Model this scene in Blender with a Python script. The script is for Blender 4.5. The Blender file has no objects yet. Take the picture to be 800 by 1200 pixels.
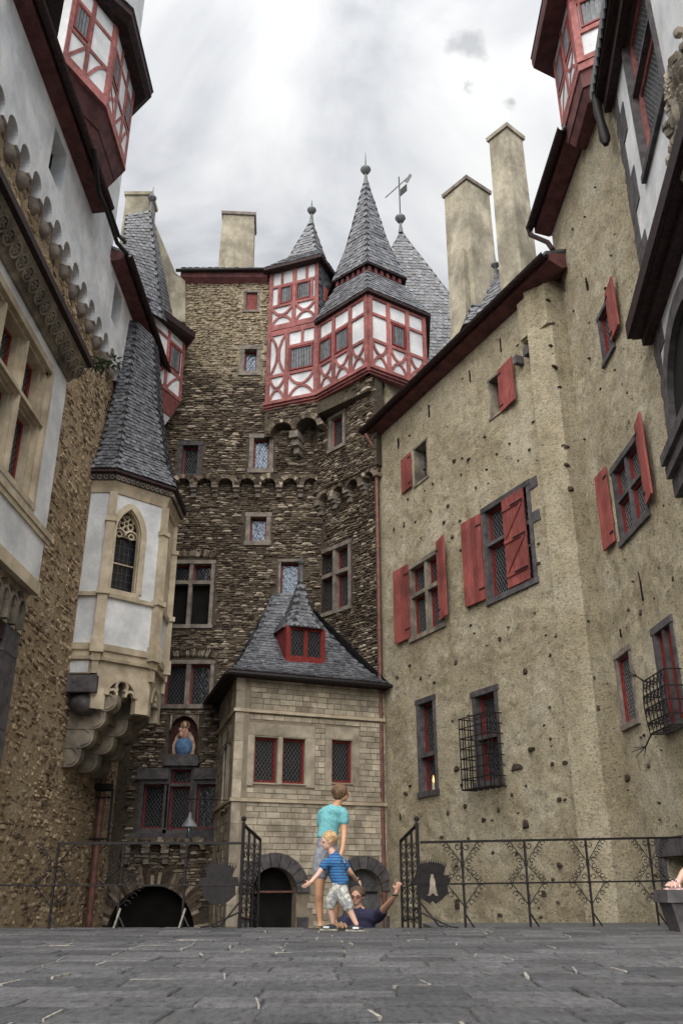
import bpy, bmesh, math, random
from mathutils import Vector, Matrix, noise as mnoise
S = bpy.context.scene
COL = S.collection
rnd = random.Random(7)

# ---------------------------------------------------------------- camera
PITCH = math.radians(23.13)
CAM = Vector((0, 0, 0.5))
FPX = 1018.0
cd = bpy.data.cameras.new('camera'); cam = bpy.data.objects.new('camera', cd); COL.objects.link(cam)
cam.location = CAM; cam.rotation_euler = (math.radians(90) + PITCH, 0, 0)
cd.sensor_fit = 'VERTICAL'; cd.sensor_height = 36; cd.sensor_width = 24; cd.lens = FPX * 36 / 1200
cd.clip_end = 3000; cd.clip_start = 0.05
S.camera = cam

# ---------------------------------------------------------------- sky and sun (overcast)
SUN_EL, SUN_AZ = math.radians(50), math.radians(198)     # azimuth clockwise from +Y (behind the viewer, a bit to the left)
wd = bpy.data.worlds.new('World'); S.world = wd; wd.use_nodes = True
nt = wd.node_tree; N = nt.nodes; Lk = nt.links; N.clear()
out = N.new('ShaderNodeOutputWorld')
sky = N.new('ShaderNodeTexSky'); sky.sky_type = 'NISHITA'; sky.sun_disc = False
sky.sun_elevation = SUN_EL; sky.sun_rotation = SUN_AZ
bgs = N.new('ShaderNodeBackground'); bgs.inputs[1].default_value = 0.1
Lk.new(sky.outputs[0], bgs.inputs[0])
tc = N.new('ShaderNodeTexCoord')
mp = N.new('ShaderNodeMapping'); mp.inputs['Scale'].default_value = (1.0, 1.0, 1.5); mp.inputs['Location'].default_value = (1.35, .2, .4)
Lk.new(tc.outputs['Generated'], mp.inputs[0])
n1 = N.new('ShaderNodeTexNoise'); n1.inputs['Scale'].default_value = 3.4; n1.inputs['Detail'].default_value = 7
n1.inputs['Roughness'].default_value = .5; n1.inputs['Distortion'].default_value = .5
Lk.new(mp.outputs[0], n1.inputs['Vector'])
cr = N.new('ShaderNodeValToRGB')
cr.color_ramp.elements[0].position = .36; cr.color_ramp.elements[0].color = (.37, .385, .41, 1)
cr.color_ramp.elements[1].position = .62; cr.color_ramp.elements[1].color = (.86, .86, .84, 1)
e = cr.color_ramp.elements.new(.47); e.color = (.62, .628, .64, 1)
Lk.new(n1.outputs[0], cr.inputs[0])
bgc = N.new('ShaderNodeBackground'); bgc.inputs[1].default_value = 1.0
# two small dark wisps drifting over the right roofs
col_ = cr.outputs[0]
n2 = N.new('ShaderNodeTexNoise'); n2.inputs['Scale'].default_value = 38; n2.inputs['Detail'].default_value = 5; Lk.new(tc.outputs['Generated'], n2.inputs['Vector'])
for (wx, wy, wr_) in ((550, 50, .014), (548, 100, .007), (598, 119, .008)):
    dv = Vector((wx - 400, FPX * math.cos(PITCH) - (600 - wy) * math.sin(PITCH), FPX * math.sin(PITCH) + (600 - wy) * math.cos(PITCH))).normalized()
    vd = N.new('ShaderNodeVectorMath'); vd.operation = 'DISTANCE'; vd.inputs[1].default_value = dv; Lk.new(tc.outputs['Generated'], vd.inputs[0])
    ma = N.new('ShaderNodeMath'); ma.operation = 'MULTIPLY_ADD'; ma.inputs[1].default_value = .06; Lk.new(n2.outputs[0], ma.inputs[0]); Lk.new(vd.outputs['Value'], ma.inputs[2])
    mg = N.new('ShaderNodeMapRange'); mg.inputs[1].default_value = .03 + wr_ * 1.25; mg.inputs[2].default_value = .03 + wr_ * .2; mg.inputs[3].default_value = 0; mg.inputs[4].default_value = .55; Lk.new(ma.outputs[0], mg.inputs[0])
    mc = N.new('ShaderNodeMix'); mc.data_type = 'RGBA'; Lk.new(mg.outputs[0], mc.inputs[0]); Lk.new(col_, mc.inputs[6]); mc.inputs[7].default_value = (.30, .31, .33, 1); col_ = mc.outputs[2]
Lk.new(col_, bgc.inputs[0])
# an overcast sky is brighter towards the zenith
sx = N.new('ShaderNodeSeparateXYZ'); Lk.new(tc.outputs['Generated'], sx.inputs[0])
pz = N.new('ShaderNodeMath'); pz.operation = 'POWER'; pz.use_clamp = True; pz.inputs[1].default_value = 3; Lk.new(sx.outputs[2], pz.inputs[0])
mr = N.new('ShaderNodeMapRange'); mr.inputs[1].default_value = 0.0; mr.inputs[2].default_value = 1.0
mr.inputs[3].default_value = .222; mr.inputs[4].default_value = .47; Lk.new(pz.outputs[0], mr.inputs[0]); Lk.new(mr.outputs[0], bgc.inputs[1])
mx = N.new('ShaderNodeMixShader'); mx.inputs[0].default_value = .96
Lk.new(bgs.outputs[0], mx.inputs[1]); Lk.new(bgc.outputs[0], mx.inputs[2]); Lk.new(mx.outputs[0], out.inputs[0])
sl = bpy.data.lights.new('sun', 'SUN'); sl.energy = 1.5; sl.angle = math.radians(85); sl.color = (1, .96, .9)
so = bpy.data.objects.new('sun', sl); COL.objects.link(so)
sdir = Vector((math.sin(SUN_AZ) * math.cos(SUN_EL), math.cos(SUN_AZ) * math.cos(SUN_EL), math.sin(SUN_EL)))
so.rotation_euler = sdir.to_track_quat('Z', 'Y').to_euler()
S.view_settings.view_transform = 'Standard'; S.view_settings.look = 'None'
S.view_settings.exposure = 2.0; S.view_settings.gamma = 1.0

# ---------------------------------------------------------------- geometry helpers
cP, sP = math.cos(PITCH), math.sin(PITCH)
def ray(px, py):
    v = 600 - py
    return Vector((px - 400, FPX * cP - v * sP, FPX * sP + v * cP))
def W(px, py, Y):                                   # point of the place seen at px,py of the photograph at distance Y
    r = ray(px, py); return CAM + r * (Y / r.y)
def proj(p):
    d = p - CAM; f = d.y * cP + d.z * sP
    if f < .1: return (-9999, -9999, f)
    return (400 + FPX * d.x / f, 600 - FPX * (d.z * cP - d.y * sP) / f, f)

class Fr:                                           # a vertical wall plane: u along it, w out of it, z up
    def __init__(s, a, b):
        s.o = Vector((a[0], a[1], 0)); d = Vector((b[0] - a[0], b[1] - a[1], 0)); s.len = d.length; s.d = d.normalized()
        n = Vector((s.d.y, -s.d.x, 0)); s.n = n if n.dot(CAM - s.o) > 0 else -n
    def P(s, u, w, z): return Vector((s.o.x + s.d.x * u + s.n.x * w, s.o.y + s.d.y * u + s.n.y * w, z))
    def hit(s, px, py, w=0.0):
        r = ray(px, py); o = s.o + s.n * w
        t = (o - CAM).dot(s.n) / r.dot(s.n); p = CAM + r * t
        return ((p - s.o).dot(s.d), p.z)
    def rect(s, pts, w=0.0):                        # four photo corners tl,tr,br,bl -> u0,u1,z0,z1 of an upright rectangle
        h = [s.hit(*p, w=w) for p in pts]
        us = sorted(k[0] for k in h); zs = sorted(k[1] for k in h)
        return ((us[0] + us[1]) / 2, (us[2] + us[3]) / 2, (zs[0] + zs[1]) / 2, (zs[2] + zs[3]) / 2)

ORG = {}
class MB:
    def __init__(s): s.v = []; s.f = []
    def add(s, vs, fs):
        k = len(s.v); s.v += [Vector(p) for p in vs]; s.f += [tuple(i + k for i in f) for f in fs]; return s
    def box8(s, p):                                 # p: 4 bottom, 4 top
        return s.add(p, [(0, 3, 2, 1), (4, 5, 6, 7), (0, 1, 5, 4), (1, 2, 6, 5), (2, 3, 7, 6), (3, 0, 4, 7)])
    def fbox(s, F, u0, u1, w0, w1, z0, z1):
        P = F.P
        return s.box8([P(u0, w0, z0), P(u1, w0, z0), P(u1, w1, z0), P(u0, w1, z0), P(u0, w0, z1), P(u1, w0, z1), P(u1, w1, z1), P(u0, w1, z1)])
    def box(s, x0, x1, y0, y1, z0, z1):
        return s.box8([(x0, y0, z0), (x1, y0, z0), (x1, y1, z0), (x0, y1, z0), (x0, y0, z1), (x1, y0, z1), (x1, y1, z1), (x0, y1, z1)])
    def bar(s, a, b, w, h=None, up=Vector((0, 0, 1))):
        a = Vector(a); b = Vector(b); h = h or w; d = (b - a).normalized()
        x = d.cross(up)
        if x.length < .05: x = d.cross(Vector((0, 1, 0)))
        x.normalize(); y = x.cross(d).normalized(); x = x * w / 2; y = y * h / 2
        return s.box8([a - x - y, a + x - y, a + x + y, a - x + y, b - x - y, b + x - y, b + x + y, b - x + y])
    def prism(s, front, off):                       # planar polygon pushed along a vector
        n = len(front); off = Vector(off)
        vs = [Vector(p) for p in front] + [Vector(p) + off for p in front]
        return s.add(vs, [tuple(range(n)), tuple(range(2 * n - 1, n - 1, -1))] + [(i, (i + 1) % n, (i + 1) % n + n, i + n) for i in range(n)])
    def fpoly(s, F, pts, w0, w1): return s.prism([F.P(u, w1, z) for u, z in pts], F.n * (w0 - w1))
    def tube(s, pts, r, n=6, caps=True):
        pts = [Vector(p) for p in pts]; k = len(s.v); m = len(pts); rs = r if isinstance(r, (list, tuple)) else [r] * m
        up = Vector((0, 0, 1)); prev = None
        for i, p in enumerate(pts):
            d = (pts[min(i + 1, m - 1)] - pts[max(i - 1, 0)])
            d = d.normalized() if d.length > 1e-9 else Vector((0, 0, 1))
            if prev is None:
                x = d.cross(up)
                if x.length < .1: x = d.cross(Vector((0, 1, 0)))
            else:
                x = prev - d * prev.dot(d)
                if x.length < 1e-6: x = d.cross(up)
            x.normalize(); y = d.cross(x); prev = x
            for j in range(n):
                a = 2 * math.pi * j / n
                s.v.append(p + (x * math.cos(a) + y * math.sin(a)) * rs[i])
        for i in range(m - 1):
            for j in range(n):
                s.f.append((k + i * n + j, k + i * n + (j + 1) % n, k + (i + 1) * n + (j + 1) % n, k + (i + 1) * n + j))
        if caps: s.f.append(tuple(k + j for j in range(n - 1, -1, -1))); s.f.append(tuple(k + (m - 1) * n + j for j in range(n)))
        return s
    def lathe(s, c, prof, n=12):                    # prof: (r, z)
        c = Vector(c); k = len(s.v)
        for r, z in prof:
            for j in range(n):
                a = 2 * math.pi * j / n; s.v.append(c + Vector((math.cos(a) * r, math.sin(a) * r, z)))
        for i in range(len(prof) - 1):
            for j in range(n):
                s.f.append((k + i * n + j, k + i * n + (j + 1) % n, k + (i + 1) * n + (j + 1) % n, k + (i + 1) * n + j))
        s.f.append(tuple(k + j for j in range(n - 1, -1, -1))); s.f.append(tuple(k + (len(prof) - 1) * n + j for j in range(n)))
        return s
    def ball(s, c, rx, ry=None, rz=None, n=10, m=7):
        c = Vector(c); ry = ry or rx; rz = rz or rx; k = len(s.v)
        s.v.append(c + Vector((0, 0, -rz)))
        for i in range(1, m):
            t = math.pi * i / m - math.pi / 2
            for j in range(n):
                a = 2 * math.pi * j / n; s.v.append(c + Vector((math.cos(a) * math.cos(t) * rx, math.sin(a) * math.cos(t) * ry, math.sin(t) * rz)))
        s.v.append(c + Vector((0, 0, rz))); top = len(s.v) - 1
        for j in range(n): s.f.append((k, k + 1 + (j + 1) % n, k + 1 + j)); s.f.append((top, k + 1 + (m - 2) * n + j, k + 1 + (m - 2) * n + (j + 1) % n))
        for i in range(m - 2):
            for j in range(n):
                a = k + 1 + i * n; s.f.append((a + j, a + (j + 1) % n, a + n + (j + 1) % n, a + n + j))
        return s
    def strip(s, F, pts, width, w0, w1):            # bent bar lying on a wall: pts (u,z)
        n = len(pts); L = []; R = []
        for i, (u, z) in enumerate(pts):
            a = pts[max(i - 1, 0)]; b = pts[min(i + 1, n - 1)]
            du, dz = b[0] - a[0], b[1] - a[1]; l = math.hypot(du, dz) or 1
            ou, oz = -dz / l * width / 2, du / l * width / 2
            L.append((u + ou, z + oz)); R.append((u - ou, z - oz))
        k = len(s.v)
        for i in range(n):
            s.v += [F.P(*[L[i][0], w0, L[i][1]]), F.P(L[i][0], w1, L[i][1]), F.P(R[i][0], w1, R[i][1]), F.P(R[i][0], w0, R[i][1])]
        for i in range(n - 1):
            a = k + 4 * i
            for j in range(4): s.f.append((a + j, a + (j + 1) % 4, a + 4 + (j + 1) % 4, a + 4 + j))
        s.f.append((k + 3, k + 2, k + 1, k)); a = k + 4 * (n - 1); s.f.append((a, a + 1, a + 2, a + 3))
        return s
    def build(s, name, mat, parent=None, smooth=False, **kw):
        o0 = ORG.get(parent.name, Vector()) if parent else Vector()
        me = bpy.data.meshes.new(name); me.from_pydata([p - o0 for p in s.v], [], s.f); me.materials.append(mat)
        bm = bmesh.new(); bm.from_mesh(me); bmesh.ops.recalc_face_normals(bm, faces=bm.faces); bm.to_mesh(me); bm.free()
        if smooth:
            me.shade_smooth()
            me.set_sharp_from_angle(angle=math.radians(40))
        o = bpy.data.objects.new(name, me); COL.objects.link(o)
        if parent: o.parent = parent
        ORG[o.name] = o0
        for k, v in kw.items(): o[k] = v
        return o

def thing(name, label, cat, loc=(0, 0, 0), group=None):
    o = bpy.data.objects.new(name, None); COL.objects.link(o); o.location = loc; o['label'] = label; o['category'] = cat
    if group: o['group'] = group
    ORG[o.name] = Vector(loc); return o

def piece(me, name, parent, loc, X, Y, Z):          # an object sharing mesh data; X,Y,Z scaled axes
    o = bpy.data.objects.new(name, me); COL.objects.link(o); o.parent = parent
    l = Vector(loc) - ORG.get(parent.name, Vector())
    m = Matrix(((X.x, Y.x, Z.x, l.x), (X.y, Y.y, Z.y, l.y), (X.z, Y.z, Z.z, l.z), (0, 0, 0, 1)))
    o.matrix_basis = m; ORG[o.name] = Vector(loc); return o

# ---------------------------------------------------------------- materials
def newmat(name):
    m = bpy.data.materials.new(name); m.use_nodes = True; return m, m.node_tree.nodes, m.node_tree.links, m.node_tree.nodes['Principled BSDF']
def noise(N, L, scale, detail=6, vec=None, rough=.55, sc=None, rot=None):
    g = N.new('ShaderNodeNewGeometry'); src = g.outputs['Position']
    if sc or rot:
        mp = N.new('ShaderNodeMapping'); L.new(src, mp.inputs[0])
        if sc: mp.inputs['Scale'].default_value = sc
        if rot: mp.inputs['Rotation'].default_value = rot
        src = mp.outputs[0]
    n = N.new('ShaderNodeTexNoise'); n.inputs['Scale'].default_value = scale; n.inputs['Detail'].default_value = detail; n.inputs['Roughness'].default_value = rough
    L.new(src, n.inputs['Vector']); return n.outputs[0]
def ramp(N, L, fac, stops):
    r = N.new('ShaderNodeValToRGB'); el = r.color_ramp.elements
    while len(el) < len(stops): el.new(.5)
    for e, (p, c) in zip(el, stops): e.position = p; e.color = (*c, 1)
    L.new(fac, r.inputs[0]); return r.outputs[0]
def mul(N, L, a, b, fac=1.0, mode='MULTIPLY'):
    m = N.new('ShaderNodeMix'); m.data_type = 'RGBA'; m.blend_type = mode; m.inputs[0].default_value = fac
    L.new(a, m.inputs[6]); L.new(b, m.inputs[7]); return m.outputs[2]
def bump(N, L, h, bsdf, strength=.5, dist=.02, prev=None):
    b = N.new('ShaderNodeBump'); b.inputs['Strength'].default_value = strength; b.inputs['Distance'].default_value = dist
    L.new(h, b.inputs['Height'])
    if prev: L.new(prev, b.inputs['Normal'])
    L.new(b.outputs[0], bsdf.inputs['Normal']); return b.outputs[0]
def per_piece(N, L):                                # a random value per stone / slate, joined or single
    g = N.new('ShaderNodeNewGeometry'); o = N.new('ShaderNodeObjectInfo')
    a = N.new('ShaderNodeMath'); a.operation = 'ADD'; L.new(g.outputs['Random Per Island'], a.inputs[0]); L.new(o.outputs['Random'], a.inputs[1])
    f = N.new('ShaderNodeMath'); f.operation = 'FRACT'; L.new(a.outputs[0], f.inputs[0]); return f.outputs[0]
G = lambda v: (v, v, v)
def surf(name, c0, c1, scale=4, rough=.85, bs=.4, bd=.01, bscale=30, piecevar=0, lo=.35, hi=.65, spec=.3, metal=0, streak=None, dirt=0):
    m, N, L, B = newmat(name)
    col = ramp(N, L, noise(N, L, scale, 8, sc=streak), [(lo, c0), (hi, c1)])
    if piecevar:
        col = mul(N, L, col, ramp(N, L, per_piece(N, L), [(0, G(1 - piecevar)), (1, G(1 + piecevar * .5))]))
    if dirt:
        col = mul(N, L, col, ramp(N, L, noise(N, L, 1.3, 9, rough=.65), [(.4, G(1 - dirt)), (.6, G(1))]))
    L.new(col, B.inputs['Base Color']); B.inputs['Roughness'].default_value = rough; B.inputs['Metallic'].default_value = metal
    B.inputs['Specular IOR Level'].default_value = spec
    if bs: bump(N, L, noise(N, L, bscale, 8, sc=streak, rough=.6), B, bs, bd)
    return m
M = {}
M['white'] = surf('white_plaster', (.62, .645, .68), (.78, .79, .80), 1.8, .9, .5, .02, 9, dirt=.22)
M['sand'] = surf('sandstone', (.46, .38, .27), (.62, .54, .41), 3, .85, .35, .008, 40, dirt=.3)
M['sandd'] = surf('weathered_sandstone', (.16, .14, .115), (.38, .33, .26), 3.2, .9, .6, .015, 30, dirt=.5)
M['sandblock'] = surf('ashlar_stone', (.42, .36, .275), (.62, .55, .44), 3.5, .9, .7, .012, 35, piecevar=.3, dirt=.38)
M['ashjoint'] = surf('ashlar_joint', (.20, .165, .125), (.28, .235, .18), 5, .95, .3)
M['basalt'] = surf('basalt', (.055, .05, .055), (.12, .11, .115), 6, .8, .5, .01, 40, piecevar=.25)
M['framestone'] = surf('grey_frame_stone', (.13, .11, .095), (.27, .235, .20), 5, .85, .5, .01, 40)
M['slate'] = surf('slate', (.060, .065, .078), (.165, .170, .190), 9, .5, .3, .004, 50, piecevar=.5, spec=.5)
M['slateunder'] = surf('slate_underlay', (.02, .02, .024), (.04, .04, .045), 9, .8, .2)
M['red'] = surf('red_timber', (.27, .09, .085), (.42, .16, .15), 9, .75, .8, .008, 30, piecevar=.25, streak=(1, 1, 1), dirt=.35)
M['shutter'] = surf('red_shutter_paint', (.27, .065, .058), (.42, .12, .105), 7, .75, .9, .010, 22, piecevar=.25, streak=(6, 6, .5), dirt=.4)
M['redlac'] = surf('dark_red_paint', (.15, .016, .014), (.22, .032, .028), 8, .5, .3, .003, 30, piecevar=.1)
M['eave'] = surf('dark_eave_wood', (.016, .009, .010), (.045, .023, .024), 4, .7, .5, .006, 25, streak=(3, 3, 3), piecevar=.3)
M['soffit'] = surf('brown_soffit', (.075, .030, .030), (.15, .06, .058), 4, .75, .5, .006, 25, piecevar=.2)
M['iron'] = surf('iron', (.006, .005, .006), (.016, .013, .013), 20, .6, .3, .002, 60, spec=.3)
M['pipe'] = surf('copper_pipe', (.10, .045, .035), (.20, .09, .07), 6, .5, .2, .003, 30, spec=.5)
M['lead'] = surf('lead_came', (.11, .115, .12), (.20, .205, .21), 20, .5, 0, spec=.5)
M['leaddark'] = surf('dark_lead', (.09, .09, .095), (.16, .16, .17), 20, .6, 0)
M['zinc'] = surf('grey_sheet_metal', (.07, .075, .08), (.14, .145, .15), 8, .45, .2, .003, 30)
M['hole'] = surf('exposed_dark_stone', (.03, .023, .017), (.10, .075, .055), 14, .95, .9, .02, 50, piecevar=.3)
M['dark'] = surf('dark_interior', (.004, .004, .004), (.010, .009, .008), 3, 1, 0)
M['drab'] = surf('grey_slats', (.10, .11, .12), (.19, .20, .22), 9, .6, .3, .003, 30, piecevar=.3)
M['green'] = surf('tuft_leaf', (.03, .055, .025), (.09, .13, .07), 12, .7, .2, .003, 30, piecevar=.4)
M['slatbk'] = surf('chimney_plaster', (.34, .305, .235), (.48, .44, .34), 3.5, .95, .9, .03, 12, dirt=.42, streak=(1, 1, .4))

def glassmat(name, c, rough, metal, bmp):
    m, N, L, B = newmat(name); B.inputs['Base Color'].default_value = (*c, 1); B.inputs['Roughness'].default_value = rough
    B.inputs['Metallic'].default_value = metal; B.inputs['Specular IOR Level'].default_value = .6
    bump(N, L, noise(N, L, 9, 2), B, bmp, .03); return m
M['glass'] = glassmat('dark_glass', (.012, .014, .018), .12, 0, .25)
M['glassb'] = glassmat('sky_lit_glass', (.085, .105, .135), .18, .65, .9)

def plaster(name, ca, cb, cc):
    m, N, L, B = newmat(name)
    a = noise(N, L, .9, 9, rough=.62); col = ramp(N, L, a, [(.33, ca), (.5, cb), (.68, cc)])
    fine = noise(N, L, 21, 7, rough=.75, sc=(1, 1, 1.7), rot=(.6, .6, 0))
    col = mul(N, L, col, ramp(N, L, fine, [(.36, G(.34)), (.46, G(.86)), (.55, G(1.05)), (.68, G(1.22))]), .95)
    col = mul(N, L, col, ramp(N, L, noise(N, L, 5, 8, rough=.7), [(.36, G(.70)), (.5, G(1)), (.7, G(1.12))]), .8)
    pit = noise(N, L, 9, 3, rough=.5, sc=(1, 1, 2.2), rot=(.25, .25, 0)); col = mul(N, L, col, ramp(N, L, pit, [(.30, G(.40)), (.36, G(1))]), .9)
    vert = noise(N, L, 1.6, 6, sc=(1.2, 1.2, .22)); col = mul(N, L, col, ramp(N, L, vert, [(.38, G(.78)), (.55, G(1))]), .5)
    L.new(col, B.inputs['Base Color']); B.inputs['Roughness'].default_value = .95; B.inputs['Specular IOR Level'].default_value = .15
    p = bump(N, L, noise(N, L, 7, 9, rough=.68, sc=(1, 1, 1.5), rot=(.5, .5, 0)), B, 1.0, .12)
    bump(N, L, fine, B, 1.0, .05, prev=p); return m
M['beige'] = plaster('beige_rough_plaster', (.50, .425, .29), (.65, .57, .405), (.77, .70, .54))

def rubblemat(name, stops, tint=None, pv=True):
    m, N, L, B = newmat(name)
    col = ramp(N, L, per_piece(N, L), stops)
    col = mul(N, L, col, ramp(N, L, noise(N, L, 12, 8, rough=.7), [(.3, G(.5)), (.7, G(1.35))]))
    col = mul(N, L, col, ramp(N, L, noise(N, L, .8, 6), [(.35, G(.72)), (.6, G(1.1))]), .8)
    if tint:                                        # weathering: paler mortar smeared over the upper masonry
        g = N.new('ShaderNodeNewGeometry'); s = N.new('ShaderNodeSeparateXYZ'); L.new(g.outputs['Position'], s.inputs[0])
        a = N.new('ShaderNodeMath'); a.operation = 'MULTIPLY_ADD'; L.new(noise(N, L, 1.1, 6), a.inputs[0]); a.inputs[1].default_value = 5.0; L.new(s.outputs[2], a.inputs[2])
        mr = N.new('ShaderNodeMapRange'); L.new(a.outputs[0], mr.inputs[0]); mr.inputs[1].default_value = tint[0]; mr.inputs[2].default_value = tint[1]
        mxx = N.new('ShaderNodeMix'); mxx.data_type = 'RGBA'; L.new(mr.outputs[0], mxx.inputs[0]); L.new(col, mxx.inputs[6])
        L.new(ramp(N, L, noise(N, L, 10, 9, rough=.8), [(.38, (.055, .042, .03)), (.47, (.27, .22, .15)), (.62, (.58, .51, .38))]), mxx.inputs[7])
        col = mxx.outputs[2]
    L.new(col, B.inputs['Base Color']); B.inputs['Roughness'].default_value = .92; B.inputs['Specular IOR Level'].default_value = .2
    bump(N, L, noise(N, L, 22, 8, rough=.65), B, .8, .02); return m
M['tstone'] = rubblemat('slate_rubble', [(0, (.055, .040, .030)), (.3, (.11, .085, .063)), (.6, (.185, .147, .108)), (.82, (.27, .222, .168)), (1, (.52, .45, .35))], (17.9, 19.0))
M['tmortar'] = rubblemat('dark_mortar', [(0, (.07, .058, .045)), (1, (.11, .09, .068))], (17.6, 18.8))
M['lstone'] = rubblemat('ochre_rubble', [(0, (.12, .085, .058)), (.25, (.21, .155, .105)), (.5, (.33, .25, .165)), (.8, (.46, .355, .235)), (1, (.56, .44, .30))])
M['lmortar'] = plaster('ochre_mortar', (.46, .34, .21), (.60, .46, .30), (.70, .57, .40))
def pavemat():
    m, N, L, B = newmat('paving_basalt')
    col = ramp(N, L, per_piece(N, L), [(0, (.062, .064, .070)), (1, (.13, .13, .137))])
    col = mul(N, L, col, ramp(N, L, noise(N, L, 26, 8, rough=.8, sc=(1, .3, 1)), [(.36, G(.22)), (.46, G(.85)), (.56, G(1.1)), (.7, G(1.7))]))
    col = mul(N, L, col, ramp(N, L, noise(N, L, 2.2, 6), [(.35, G(.75)), (.65, G(1.15))]))
    L.new(col, B.inputs['Base Color']); B.inputs['Roughness'].default_value = .72
    p = bump(N, L, noise(N, L, 7, 6, sc=(1, .4, 1)), B, 1.0, .05); bump(N, L, noise(N, L, 34, 9, rough=.75, sc=(1, .35, 1)), B, 1.0, .03, prev=p); return m
M['pave'] = pavemat()
M['joint'] = surf('paving_joint', (.025, .025, .025), (.075, .07, .065), 7, .95, .4)
M['pale'] = surf('pale_mortar', (.13, .125, .11), (.34, .32, .28), 20, .95, .6, .006, 60)

# ---------------------------------------------------------------- masonry helpers
def stone_mesh(i, mat, bev=.16):
    r = random.Random(900 + i); vs = []; n = 7
    for ring, k, y in ((0, 1.0, 0.0), (1, 1.0, .62), (2, 1 - bev * 2, 1.0)):
        for j in range(n):
            a = 2 * math.pi * j / n + .3
            q = 1 / max(abs(math.cos(a)), abs(math.sin(a)))
            rr = random.Random(i * 50 + j); q *= .5 * rr.uniform(.80, 1.02)
            vs.append((math.cos(a) * q * k, y + (r.uniform(-.12, .12) if ring == 2 else 0), math.sin(a) * q * k))
    fs = [tuple(range(2 * n, 3 * n))]
    for g in (0, n):
        for j in range(n): fs.append((g + j, g + (j + 1) % n, g + n + (j + 1) % n, g + n + j))
    me = bpy.data.meshes.new('stone'); me.from_pydata(vs, [], fs); me.materials.append(mat)
    bm = bmesh.new(); bm.from_mesh(me); bmesh.ops.recalc_face_normals(bm, faces=bm.faces)
    bm.to_mesh(me); bm.free(); return me
def pieces_out(items, meshes, name, stuffname, mat, parent, limit=300, label=None):
    """items: (loc, X, Y, Z). The largest in view become single parts, the rest one mesh."""
    def size(it):
        x, y, f = proj(it[0])
        if f < .2 or x < -10 or x > 810 or y < -10 or y > 1210: return 0
        return it[1].length * it[3].length / f ** 2
    order = sorted(range(len(items)), key=lambda i: -size(items[i]))
    single = set(order[:limit]); mb = MB()
    data = [([v.co.copy() for v in m.vertices], [tuple(p.vertices) for p in m.polygons]) for m in meshes]
    for i, it in enumerate(items):
        k = (i * 7 + i // 5) % len(meshes)
        if i in single: piece(meshes[k], name, parent, it[0], it[1], it[2], it[3])
        else:
            vs, fs = data[k]; l, X, Y, Z = it
            mb.add([l + X * v.x + Y * v.y + Z * v.z for v in vs], fs)
    if mb.v: mb.build(stuffname, mat, parent, kind='stuff')
STM = {}
def meshes_for(matname, bev=.16):
    if (matname, bev) not in STM: STM[(matname, bev)] = [stone_mesh(i, M[matname], bev) for i in range(8)]
    return STM[(matname, bev)]
def rubble(F, u0, u1, z0, z1, holes, hr, wr, prot, seed, keep=None, tilt=.06):
    r = random.Random(seed); items = []; z = z0
    while z < z1:
        h = r.uniform(*hr); u = u0 + r.uniform(-.1, 0)
        while u < u1:
            w = r.uniform(*wr) * (.6 + .4 * (h / hr[1])); hh = h * r.uniform(.65, 1.08)
            cu, cz = u + w / 2, z + h / 2 + r.uniform(-.15, .15) * h + .02 * math.sin(u * 3.1)
            ok = u0 <= u and u + w <= u1 + .04
            for (a, b, c, d) in holes:
                if cu + w / 2 > a and cu - w / 2 < b and cz + hh / 2 > c and cz - hh / 2 < d: ok = False; break
            if ok and keep and not keep(cu, cz): ok = False
            if ok:
                t = r.uniform(-tilt, tilt); X = F.d * math.cos(t) + Vector((0, 0, math.sin(t))); Z = Vector((0, 0, math.cos(t))) - F.d * math.sin(t)
                p = r.uniform(*prot)
                items.append((F.P(cu, -.012, cz), X * w * 1.02, F.n * (p + .012), Z * hh * 1.02))
            u += w * r.uniform(.96, 1.06)
        z += h * r.uniform(.93, 1.0)
    return items
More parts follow.
